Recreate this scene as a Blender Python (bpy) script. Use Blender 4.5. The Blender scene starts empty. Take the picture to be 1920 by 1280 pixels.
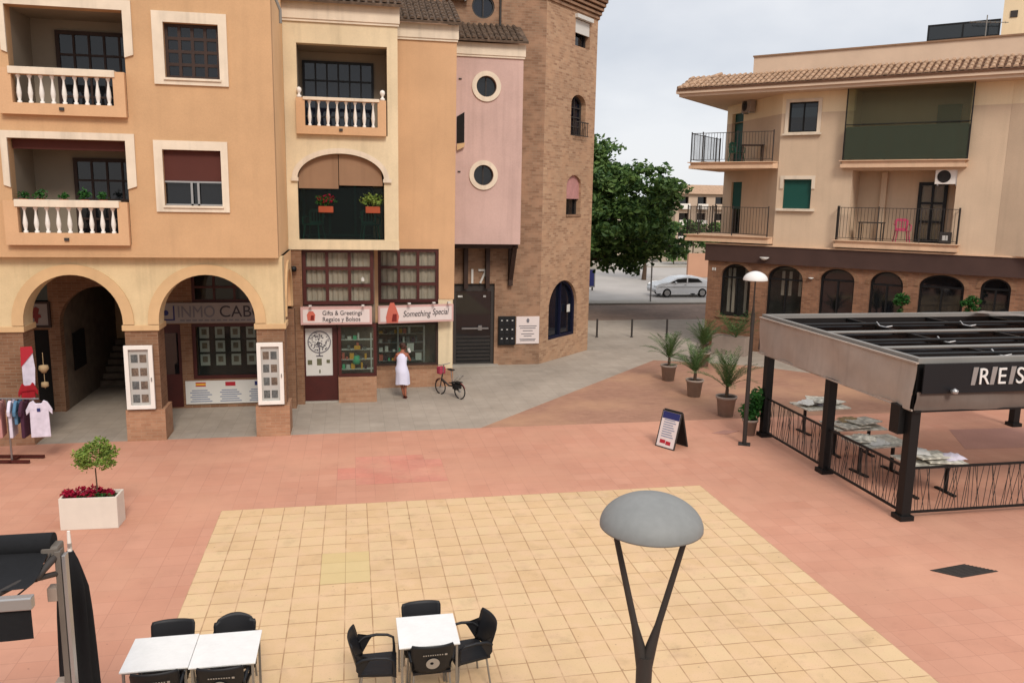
import bpy, math, random
from mathutils import Matrix, Vector
from mathutils.geometry import tessellate_polygon
PI = math.pi
R = math.radians
scene = bpy.context.scene
col = scene.collection

# ------------------------------------------------------------------ camera
H = 6.1
FPX, YAW, PITCH, ROLL = 1523.6, R(11.2075), R(9.839), R(1.0)
fw = Vector((math.sin(YAW)*math.cos(PITCH), math.cos(YAW)*math.cos(PITCH), -math.sin(PITCH)))
rt = fw.cross(Vector((0, 0, 1))).normalized()
up = rt.cross(fw)
rt2 = rt*math.cos(ROLL) + up*math.sin(ROLL)
up2 = up*math.cos(ROLL) - rt*math.sin(ROLL)
cam_d = bpy.data.cameras.new('camera')
cam_d.sensor_width = 36
cam_d.lens = FPX/1920*36
cam_d.clip_end = 2000
cam = bpy.data.objects.new('camera', cam_d)
m = Matrix((rt2, up2, -fw)).transposed().to_4x4()
m.translation = (0, 0, H)
cam.matrix_world = m
col.objects.link(cam)
scene.camera = cam

# ------------------------------------------------------------------ world: overcast sky
SUN_EL, SUN_AZ = R(42), R(174)      # azimuth clockwise from +Y (behind right of the viewer)
w = bpy.data.worlds.new('World')
scene.world = w
w.use_nodes = True
nt = w.node_tree
bg = nt.nodes['Background']
sky = nt.nodes.new('ShaderNodeTexSky')
sky.sky_type = 'NISHITA'
sky.sun_disc = False
sky.sun_elevation = SUN_EL
sky.sun_rotation = SUN_AZ
tc = nt.nodes.new('ShaderNodeTexCoord')
mp = nt.nodes.new('ShaderNodeMapping')
mp.inputs['Scale'].default_value = (1, 1, 2.2)
ns = nt.nodes.new('ShaderNodeTexNoise')
ns.inputs['Scale'].default_value = 3.4
ns.inputs['Detail'].default_value = 6
ns.inputs['Roughness'].default_value = 0.5
cr = nt.nodes.new('ShaderNodeValToRGB')     # cloud tone
cr.color_ramp.elements[0].position = 0.36
cr.color_ramp.elements[0].color = (4.55, 4.75, 5.15, 1)
cr.color_ramp.elements[1].position = 0.66
cr.color_ramp.elements[1].color = (5.9, 5.95, 6.15, 1)
sx = nt.nodes.new('ShaderNodeSeparateXYZ')
zr = nt.nodes.new('ShaderNodeMapRange')     # an overcast sky is brighter overhead
zr.inputs['From Min'].default_value = 0.30
zr.inputs['From Max'].default_value = 1.0
zr.inputs['To Min'].default_value = 1.0
zr.inputs['To Max'].default_value = 1.95
ml = nt.nodes.new('ShaderNodeVectorMath'); ml.operation = 'SCALE'
mx = nt.nodes.new('ShaderNodeMix'); mx.data_type = 'RGBA'
mx.inputs['Factor'].default_value = 0.92
L = nt.links.new
L(tc.outputs['Generated'], mp.inputs['Vector']); L(mp.outputs[0], ns.inputs['Vector'])
L(ns.outputs['Fac'], cr.inputs['Fac'])
L(tc.outputs['Generated'], sx.inputs[0]); L(sx.outputs['Z'], zr.inputs['Value'])
L(cr.outputs['Color'], ml.inputs[0]); L(zr.outputs[0], ml.inputs['Scale'])
L(sky.outputs['Color'], mx.inputs['A']); L(ml.outputs[0], mx.inputs['B'])
L(mx.outputs['Result'], bg.inputs['Color'])
bg.inputs['Strength'].default_value = 0.1

sun_d = bpy.data.lights.new('sun', 'SUN')
sun_d.energy = 1.6
sun_d.angle = R(17)
sun_d.color = (1.0, 0.93, 0.84)
sun = bpy.data.objects.new('sun', sun_d)
sd = Vector((math.sin(SUN_AZ)*math.cos(SUN_EL), math.cos(SUN_AZ)*math.cos(SUN_EL), math.sin(SUN_EL)))
sun.rotation_euler = sd.to_track_quat('Z', 'Y').to_euler()
sun.location = (0, -10, 40)
col.objects.link(sun)
scene.view_settings.view_transform = 'Standard'
scene.view_settings.look = 'None'
scene.view_settings.exposure = 0.57
scene.view_settings.gamma = 1.0

# ------------------------------------------------------------------ materials
def lin(c, k=1.0):
    o = []
    for v in c:
        v = v/255
        v = v/12.92 if v <= .04045 else ((v+.055)/1.055)**2.4
        o.append(min(1, v*k))
    return (*o, 1)
ALB = 0.66     # photograph tone -> surface colour
def newmat(name):
    mt = bpy.data.materials.new(name)
    mt.use_nodes = True
    return mt, mt.node_tree, mt.node_tree.nodes['Principled BSDF']
def mat(name, rgb, rough=.7, k=ALB, var=.12, vs=1.2, bump=0, bs=60, metal=0, spec=.3, streak=0, fine=0, fs=25):
    """plain surface: colour, large soft mottling, optional vertical streaks, fine grain, bump"""
    mt, nt, b = newmat(name)
    N = nt.nodes.new; LK = nt.links.new
    b.inputs['Roughness'].default_value = rough
    b.inputs['Metallic'].default_value = metal
    b.inputs['Specular IOR Level'].default_value = spec
    c = lin(rgb, k)
    co = N('ShaderNodeTexCoord')
    n1 = N('ShaderNodeTexNoise'); n1.inputs['Scale'].default_value = vs; n1.inputs['Detail'].default_value = 5
    n1.inputs['Roughness'].default_value = .6
    LK(co.outputs['Object'], n1.inputs['Vector'])
    r1 = N('ShaderNodeMapRange'); r1.inputs['From Min'].default_value = .3; r1.inputs['From Max'].default_value = .7
    r1.inputs['To Min'].default_value = 1-var; r1.inputs['To Max'].default_value = 1+var*.6
    LK(n1.outputs['Fac'], r1.inputs['Value'])
    fac = r1.outputs[0]
    def mul(a, bb):
        q = N('ShaderNodeMath'); q.operation = 'MULTIPLY'; LK(a, q.inputs[0]); LK(bb, q.inputs[1]); return q.outputs[0]
    if streak:
        mpp = N('ShaderNodeMapping'); mpp.inputs['Scale'].default_value = (5, 5, .35)
        LK(co.outputs['Object'], mpp.inputs['Vector'])
        n2 = N('ShaderNodeTexNoise'); n2.inputs['Scale'].default_value = 1.0; n2.inputs['Detail'].default_value = 4
        LK(mpp.outputs[0], n2.inputs['Vector'])
        r2 = N('ShaderNodeMapRange'); r2.inputs['From Min'].default_value = .5; r2.inputs['From Max'].default_value = .75
        r2.inputs['To Min'].default_value = 1; r2.inputs['To Max'].default_value = 1-streak
        LK(n2.outputs['Fac'], r2.inputs['Value']); fac = mul(fac, r2.outputs[0])
    if fine:
        n3 = N('ShaderNodeTexNoise'); n3.inputs['Scale'].default_value = fs; n3.inputs['Detail'].default_value = 3
        LK(co.outputs['Object'], n3.inputs['Vector'])
        r3 = N('ShaderNodeMapRange'); r3.inputs['From Min'].default_value = .3; r3.inputs['From Max'].default_value = .7
        r3.inputs['To Min'].default_value = 1-fine; r3.inputs['To Max'].default_value = 1+fine
        LK(n3.outputs['Fac'], r3.inputs['Value']); fac = mul(fac, r3.outputs[0])
    sc = N('ShaderNodeVectorMath'); sc.operation = 'SCALE'; sc.inputs[0].default_value = c[:3]
    LK(fac, sc.inputs['Scale']); LK(sc.outputs[0], b.inputs['Base Color'])
    if bump:
        n4 = N('ShaderNodeTexNoise'); n4.inputs['Scale'].default_value = bs; n4.inputs['Detail'].default_value = 4
        LK(co.outputs['Object'], n4.inputs['Vector'])
        bp = N('ShaderNodeBump'); bp.inputs['Strength'].default_value = bump; bp.inputs['Distance'].default_value = .01
        LK(n4.outputs['Fac'], bp.inputs['Height']); LK(bp.outputs[0], b.inputs['Normal'])
    return mt
def brickmat(name, c1, c2, mort, bw=.25, rh=.075, ms=.008, off=.5, k=ALB, rough=.85, var=.2, vs=.8, bump=.35, bias=0, mottle2=None, dirt=0, tilevar=0):
    """bricks or tiles laid on the UV map (metres)"""
    mt, nt, b = newmat(name)
    N = nt.nodes.new; LK = nt.links.new
    uv = N('ShaderNodeUVMap')
    br = N('ShaderNodeTexBrick')
    br.offset = off; br.squash = 1; br.offset_frequency = 2
    br.inputs['Color1'].default_value = lin(c1, k); br.inputs['Color2'].default_value = lin(c2, k)
    br.inputs['Mortar'].default_value = lin(mort, k)
    br.inputs['Scale'].default_value = 1; br.inputs['Mortar Size'].default_value = ms
    br.inputs['Mortar Smooth'].default_value = .2; br.inputs['Bias'].default_value = bias
    br.inputs['Brick Width'].default_value = bw; br.inputs['Row Height'].default_value = rh
    LK(uv.outputs[0], br.inputs['Vector'])
    co = N('ShaderNodeTexCoord')
    fac = None
    outs = []
    for s, v in ((vs, var), (vs*6, var*.5)):
        n1 = N('ShaderNodeTexNoise'); n1.inputs['Scale'].default_value = s; n1.inputs['Detail'].default_value = 5
        LK(co.outputs['Object'], n1.inputs['Vector'])
        r1 = N('ShaderNodeMapRange'); r1.inputs['From Min'].default_value = .3; r1.inputs['From Max'].default_value = .7
        r1.inputs['To Min'].default_value = 1-v; r1.inputs['To Max'].default_value = 1+v*.6
        LK(n1.outputs['Fac'], r1.inputs['Value']); outs.append((n1, r1.outputs[0]))
    q = N('ShaderNodeMath'); q.operation = 'MULTIPLY'; LK(outs[0][1], q.inputs[0]); LK(outs[1][1], q.inputs[1])
    csock = br.outputs['Color']
    if mottle2:
        mm = N('ShaderNodeMix'); mm.data_type = 'RGBA'
        rr = N('ShaderNodeMapRange'); rr.inputs['From Min'].default_value = .45; rr.inputs['From Max'].default_value = .65
        rr.inputs['To Max'].default_value = .75
        n5 = N('ShaderNodeTexNoise'); n5.inputs['Scale'].default_value = mottle2[1]; n5.inputs['Detail'].default_value = 4
        LK(co.outputs['Object'], n5.inputs['Vector']); LK(n5.outputs['Fac'], rr.inputs['Value'])
        LK(rr.outputs[0], mm.inputs['Factor']); LK(csock, mm.inputs['A']); mm.inputs['B'].default_value = lin(mottle2[0], k)
        csock = mm.outputs['Result']
    fin = q.outputs[0]
    if dirt:
        for s, lo, hi, am in ((11, .735, .76, .30*min(1, dirt)), (1.7, .56, .78, .16*dirt), (.45, .5, .75, .10*dirt), (60, .62, .75, .12*dirt)):
            n6 = N('ShaderNodeTexNoise'); n6.inputs['Scale'].default_value = s; n6.inputs['Detail'].default_value = 2 if s > 10 else 7
            n6.inputs['Roughness'].default_value = .4 if s > 10 else .65
            LK(co.outputs['Object'], n6.inputs['Vector'])
            r6 = N('ShaderNodeMapRange'); r6.inputs['From Min'].default_value = lo; r6.inputs['From Max'].default_value = hi
            r6.inputs['To Min'].default_value = 1; r6.inputs['To Max'].default_value = 1-am
            LK(n6.outputs['Fac'], r6.inputs['Value'])
            q2 = N('ShaderNodeMath'); q2.operation = 'MULTIPLY'; LK(fin, q2.inputs[0]); LK(r6.outputs[0], q2.inputs[1]); fin = q2.outputs[0]
    sc = N('ShaderNodeVectorMath'); sc.operation = 'SCALE'
    LK(csock, sc.inputs[0]); LK(fin, sc.inputs['Scale']); LK(sc.outputs[0], b.inputs['Base Color'])
    b.inputs['Roughness'].default_value = rough
    b.inputs['Specular IOR Level'].default_value = .25
    if bump:
        bp = N('ShaderNodeBump'); bp.inputs['Strength'].default_value = bump; bp.inputs['Distance'].default_value = .006
        bp.invert = True
        LK(br.outputs['Fac'], bp.inputs['Height']); LK(bp.outputs[0], b.inputs['Normal'])
    return mt
def glassmat(name, tint, alpha, rough=.04, k=.6, trans=(.9, .95, .92, 1)):
    """a pane: partly see-through, partly mirror-like"""
    mt, nt, b = newmat(name)
    N = nt.nodes.new; LK = nt.links.new
    b.inputs['Base Color'].default_value = lin(tint, k)
    b.inputs['Roughness'].default_value = rough
    b.inputs['Specular IOR Level'].default_value = .6
    tr = N('ShaderNodeBsdfTransparent'); tr.inputs[0].default_value = trans
    ms = N('ShaderNodeMixShader'); ms.inputs[0].default_value = alpha
    LK(tr.outputs[0], ms.inputs[1]); LK(b.outputs[0], ms.inputs[2])
    LK(ms.outputs[0], nt.nodes['Material Output'].inputs['Surface'])
    return mt
def leafmat(name, c1, c2, k=ALB, sub=.25):
    mt, nt, b = newmat(name)
    N = nt.nodes.new; LK = nt.links.new
    gi = N('ShaderNodeNewGeometry')
    cr = N('ShaderNodeMix'); cr.data_type = 'RGBA'
    cr.inputs['A'].default_value = lin(c1, k); cr.inputs['B'].default_value = lin(c2, k)
    LK(gi.outputs['Random Per Island'], cr.inputs['Factor'])
    LK(cr.outputs['Result'], b.inputs['Base Color'])
    b.inputs['Roughness'].default_value = .55
    b.inputs['Specular IOR Level'].default_value = .25
    tl = N('ShaderNodeBsdfTranslucent'); LK(cr.outputs['Result'], tl.inputs[0])
    ms = N('ShaderNodeMixShader'); ms.inputs[0].default_value = sub
    LK(b.outputs[0], ms.inputs[1]); LK(tl.outputs[0], ms.inputs[2])
    LK(ms.outputs[0], nt.nodes['Material Output'].inputs['Surface'])
    return mt
M = {}
M['orange'] = mat('orange_plaster', (231, 185, 139), .9, k=.66, var=.11, vs=.7, bump=.3, bs=40, streak=.07, fine=.03)
M['orange2'] = mat('peach_plaster', (233, 186, 142), .9, k=.70, var=.10, vs=.7, bump=.3, bs=40, streak=.06, fine=.03)
M['arcade'] = mat('arcade_plaster', (242, 215, 168), .9, k=.68, var=.15, vs=.9, bump=.3, bs=40, streak=.15, fine=.03)
M['ring'] = mat('arch_ring_plaster', (236, 196, 146), .9, k=.68, var=.10, vs=1.5, bump=.2, bs=40, streak=.05)
M['cream'] = mat('cream_trim_paint', (250, 231, 206), .8, k=.71, var=.10, vs=2, bump=.15, bs=30, streak=.18)
M['creamwall'] = mat('cream_plaster', (244, 222, 184), .9, k=.74, var=.13, vs=.7, bump=.3, bs=40, streak=.16, fine=.03)
M['pink'] = mat('pink_plaster', (226, 190, 178), .9, k=.70, var=.11, vs=.7, bump=.3, bs=40, streak=.12, fine=.03)
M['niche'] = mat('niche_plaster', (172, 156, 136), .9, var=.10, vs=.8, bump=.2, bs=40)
M['white'] = mat('white_paint', (246, 238, 228), .6, k=.8, var=.05, vs=3, streak=.05)
M['whiteglossy'] = mat('white_laminate', (248, 246, 242), .3, k=.74, var=.06, vs=5, fine=.02)
M['brick'] = brickmat('tower_brick', (192, 152, 122), (158, 118, 92), (178, 150, 124), var=.10, vs=.5, ms=.008, bw=.26, rh=.085, mottle2=((202, 158, 126), 2.2), k=.58)
M['brickcol'] = brickmat('pillar_brick', (182, 136, 104), (160, 114, 84), (182, 152, 124), var=.15, vs=1.5, ms=.006, k=.52)
M['brickF'] = brickmat('restaurant_brick', (172, 124, 94), (142, 100, 76), (158, 132, 110), var=.2, vs=1.0, ms=.006, k=.66)
M['yellow'] = brickmat('yellow_paving', (246, 211, 164), (240, 200, 152), (196, 156, 116), bw=.401, rh=.3875, ms=.010, off=0, var=.05, vs=.5, bump=.3, k=.66, mottle2=((244, 204, 162), 3.0), dirt=1.5)
M['salmon'] = brickmat('salmon_paving', (229, 168, 140), (223, 160, 132), (208, 150, 124), bw=.401, rh=.3875, ms=.006, off=0, var=.08, vs=.35, bump=.2, k=.66, dirt=.8, mottle2=((229, 170, 140), .5))
M['salmon2'] = brickmat('tan_brick_paving', (198, 148, 122), (184, 136, 112), (188, 148, 122), bw=.2, rh=.1, ms=.006, off=.5, dirt=.8, var=.10, vs=.4, bump=.2, k=.66, mottle2=((206, 160, 126), .4))
M['grey'] = brickmat('grey_paving', (186, 172, 156), (178, 164, 148), (162, 150, 136), bw=.4, rh=.4, ms=.005, off=0, var=.14, vs=.5, bump=.2, k=.75, dirt=.9)
M['reddish'] = brickmat('rosy_paving', (230, 158, 136), (228, 150, 128), (204, 142, 120), bw=.401, rh=.3875, ms=.005, off=0, var=.10, vs=1.5, bump=.2, k=.68, mottle2=((229, 168, 140), 1.1), dirt=1)
M['darkpave'] = mat('worn_paving', (204, 150, 132), .9, k=.66, var=.1, vs=1, fine=.04)
M['shadepave'] = brickmat('tree_shade_brown', (172, 144, 126), (160, 132, 114), (150, 128, 112), bw=.2, rh=.1, ms=.005, var=.25, vs=.5, bump=.2, k=.6)  # brick paving with the tree's shade put into its colour
M['asphalt'] = mat('asphalt', (188, 180, 172), .95, k=.72, var=.10, vs=.5, fine=.06)
M['kerb'] = mat('kerb_stone', (196, 186, 172), .9, k=.62, var=.08, vs=2)
M['earth'] = mat('dry_earth', (178, 156, 128), .95, k=.6, var=.15, vs=.2)
M['wood'] = mat('red_brown_wood', (80, 26, 18), .5, k=.7, var=.2, vs=4, spec=.4)
M['wooddk'] = mat('dark_wood', (58, 40, 32), .6, k=.9, var=.2, vs=4)
M['fascia'] = mat('brown_fascia', (78, 56, 49), .7, k=.8, var=.15, vs=1.5)
M['black'] = mat('black_metal', (26, 25, 25), .5, k=.6, var=.1, spec=.3)
M['blackplastic'] = mat('black_plastic', (28, 28, 31), .5, k=.7, var=.05, spec=.3)
M['blackfabric'] = mat('black_fabric', (24, 24, 26), .9, k=.9, var=.2, vs=3, fine=.1, bump=.3, bs=200)
M['tan'] = mat('taupe_canvas', (176, 160, 147), .9, k=.86, var=.12, vs=1.6, streak=.10, bump=.3, bs=120)
M['taupe2'] = mat('dark_taupe_canvas', (130, 114, 104), .9, k=.62, var=.12, vs=1.6, streak=.08)
M['alu'] = mat('grey_aluminium', (190, 188, 186), .35, k=.7, var=.06, metal=.6)
M['rail'] = mat('grey_painted_rail', (150, 146, 140), .5, k=.7, var=.1)
M['iron'] = mat('dark_iron', (64, 58, 54), .6, k=.8, var=.15)
M['pole'] = mat('lamp_post_paint', (58, 52, 48), .5, k=.85, var=.12, vs=6)
M['dome'] = mat('grey_dome_metal', (172, 172, 168), .6, k=.50, var=.08, vs=5, spec=.3, metal=0, fine=.04)
M['domeunder'] = mat('white_diffuser', (230, 230, 226), .5, k=.8)
M['glass'] = glassmat('window_glass', (60, 66, 66), .22, trans=(.97, .97, .95, 1))
M['glassdk'] = glassmat('dark_glass', (30, 32, 36), .86)
M['glassbl'] = glassmat('blue_black_glass', (26, 32, 46), .9)
M['shopglass'] = glassmat('shop_glass', (70, 76, 74), .20)
M['clearglass'] = glassmat('clear_case_glass', (80, 84, 84), .07, trans=(.98, .98, .98, 1))
M['curtain'] = mat('pale_curtain', (226, 214, 196), .9, k=.95, var=.1, vs=5, streak=.25)
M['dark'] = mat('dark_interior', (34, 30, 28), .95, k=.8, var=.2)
M['interior'] = mat('brown_interior', (128, 112, 96), .95, k=.8, var=.25, vs=3)
M['blindbrown'] = mat('brown_blind', (84, 42, 34), .8, k=.9, var=.08)
M['blindtan'] = mat('tan_blind', (176, 138, 108), .9, k=.62, var=.08, streak=.12)
M['greendk'] = mat('green_shutter_paint', (18, 74, 64), .6, k=.9, var=.06)
M['greenglass'] = glassmat('green_netting', (104, 102, 82), .24, rough=.9, k=.8, trans=(.84, .86, .78, 1))
M['greencloth'] = mat('dark_green_cloth', (26, 76, 84), .9, k=.75, var=.12, streak=.25)
M['plasterF'] = mat('tan_plaster', (208, 182, 154), .9, k=.92, var=.12, vs=.5, bump=.3, bs=40, streak=.07, fine=.03)
M['plasterF2'] = mat('sand_plaster', (240, 216, 178), .9, k=.88, var=.08, vs=.5, bump=.3, bs=40, streak=.05, fine=.03)
M['slab'] = mat('balcony_slab_plaster', (230, 192, 158), .9, k=.8, var=.12, vs=2, streak=.1)
M['soffit'] = mat('eave_plaster', (220, 192, 166), .9, k=.86, var=.08, vs=1)
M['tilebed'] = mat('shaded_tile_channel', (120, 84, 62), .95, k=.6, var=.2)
M['roofF'] = mat('clay_roof_tiles', (204, 166, 134), .85, k=.64, var=.25, vs=3, fine=.2, fs=12)
M['roofdk'] = mat('weathered_roof_tiles', (104, 84, 68), .9, k=.7, var=.4, vs=3, fine=.35, fs=9)
M['potgrey'] = mat('taupe_pot', (154, 138, 126), .75, k=.95, var=.1, vs=5)
M['terracotta'] = mat('terracotta_pot', (176, 84, 52), .8, k=.7, var=.1, vs=6)
M['soil'] = mat('potting_soil', (60, 44, 34), .95, k=.8, var=.2, vs=20)
M['planter'] = mat('white_planter_plastic', (238, 226, 210), .55, k=.74, var=.05, vs=3, streak=.04)
M['magenta'] = leafmat('magenta_petals', (190, 20, 60), (120, 12, 44), k=.9)
M['leafpot'] = leafmat('light_green_leaves', (158, 176, 84), (92, 120, 48), k=.85)
M['leafdk'] = leafmat('deep_green_leaves', (112, 140, 72), (48, 80, 42), k=.8, sub=.2)
M['palm'] = leafmat('palm_leaves', (104, 128, 74), (52, 84, 46), k=.8)
M['plant'] = leafmat('plant_leaves', (58, 110, 44), (30, 70, 30), k=.9)
M['bark'] = mat('bark', (96, 76, 60), .95, k=.7, var=.3, vs=8, bump=.6, bs=20)
M['marble'] = mat('mottled_stone_top', (222, 216, 200), .4, k=.8, var=.45, vs=6, fine=.3, fs=14)
M['text'] = mat('dark_lettering', (60, 56, 60), .7, k=.9, var=0)
M['textgrey'] = mat('grey_lettering', (120, 116, 120), .7, k=.8, var=0)
M['textwhite'] = mat('white_lettering', (232, 228, 222), .5, k=.8, var=0)
M['signwhite'] = mat('sign_white', (240, 224, 218), .5, k=.74, var=.04, vs=3)
M['signpink'] = mat('sign_pink_frame', (222, 178, 170), .5, k=.72, var=.04)
M['signred'] = mat('sign_coral', (214, 112, 92), .5, k=.75, var=.05)
M['signdkred'] = mat('sign_dark_red', (120, 34, 28), .5, k=.9, var=.05)
M['signgrey'] = mat('weathered_sign_grey', (176, 164, 156), .6, k=.62, var=.06, vs=3)
M['paper'] = mat('paper', (226, 222, 214), .7, k=.75, var=.04)
M['photo'] = mat('printed_photo', (122, 124, 122), .5, k=.7, var=.5, vs=9, fine=.3, fs=30)
M['photo2'] = mat('printed_photo_warm', (150, 128, 110), .5, k=.7, var=.5, vs=9, fine=.3, fs=30)
M['bricklit'] = brickmat('lit_tower_brick', (210, 170, 136), (168, 128, 100), (196, 166, 138), var=.10, vs=.5, ms=.008, bw=.26, rh=.085, mottle2=((206, 164, 130), 2.2), k=.72)  # tower brick lightened in colour to paint the light on the chamfer
M['awnpost'] = mat('grey_brown_post_paint', (132, 122, 112), .5, k=.6, var=.12, vs=3)
M['navy'] = mat('navy_paint', (22, 26, 52), .5, k=.8, var=.05)
M['greendeep'] = glassmat('deep_green_screen', (14, 34, 32), .22, rough=.3, trans=(.75, .85, .82, 1))
M['sidewall'] = mat('lit_side_plaster', (240, 196, 146), .9, k=.92, var=.08, vs=.7, bump=.3, bs=40, streak=.05, fine=.03)  # orange block's plaster, paler to paint light falling on its right side
M['brickplinth'] = brickmat('plinth_brick', (206, 158, 124), (188, 138, 106), (196, 160, 130), var=.15, vs=1.5, ms=.006, k=.64)
M['bluesign'] = mat('blue_print', (40, 44, 96), .6, k=.9, var=.05)
M['redprint'] = mat('red_print', (170, 36, 48), .6, k=.9, var=.05)
M['goldprint'] = mat('gold_print', (226, 168, 60), .6, k=.85, var=.05)
M['greenprint'] = mat('green_print', (90, 190, 140), .6, k=.85, var=.05)
M['lineprint'] = mat('faded_text_lines', (140, 148, 168), .7, k=.8, var=.2, vs=20)
M['steel'] = mat('brushed_steel', (170, 170, 170), .3, k=.7, metal=.8, var=.05)
M['skin'] = mat('tanned_skin', (164, 100, 76), .6, k=.8, var=.05)
M['dress'] = mat('white_cotton', (226, 222, 240), .85, k=.8, var=.05, vs=8)
M['hair'] = mat('brown_hair', (70, 44, 34), .7, k=.9, var=.2, vs=20)
M['carpaint'] = mat('silver_car_paint', (226, 227, 229), .25, k=.85, var=.02, metal=.1, spec=.6)
M['rubber'] = mat('tyre_rubber', (26, 25, 25), .85, k=.9, var=.1)
M['redlens'] = mat('red_lamp_lens', (150, 30, 26), .3, k=.9, var=.02)
M['housefar'] = mat('far_cream_render', (222, 196, 172), .9, k=.66, var=.1, vs=.3)
M['housefar2'] = mat('far_pink_render', (228, 174, 142), .9, k=.66, var=.1, vs=.3)
M['pinkplastic'] = mat('pink_plastic', (196, 74, 104), .5, k=.8, var=.03)
M['greenplastic'] = mat('green_plastic', (40, 104, 84), .5, k=.8, var=.05)
M['pinkbag'] = mat('raspberry_cloth', (170, 60, 80), .8, k=.85, var=.1, vs=9)
M['reedtan'] = mat('unbleached_linen', (190, 160, 120), .85, k=.7, var=.1, vs=6)
for nm, rgb in dict(shirtwhite=(232, 222, 236), shirtred=(170, 30, 40), shirtnavy=(28, 32, 48), shirtplum=(76, 40, 60),
                    shirtolive=(112, 110, 84), shirtsand=(176, 150, 110), shirtrose=(206, 150, 144), shirtblue=(90, 130, 160), shirtgrn=(60, 84, 70)).items():
    M[nm] = mat(nm.replace('shirt', '')+'_cotton', rgb, .9, k=.75, var=.15, vs=6, streak=.15)

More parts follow.
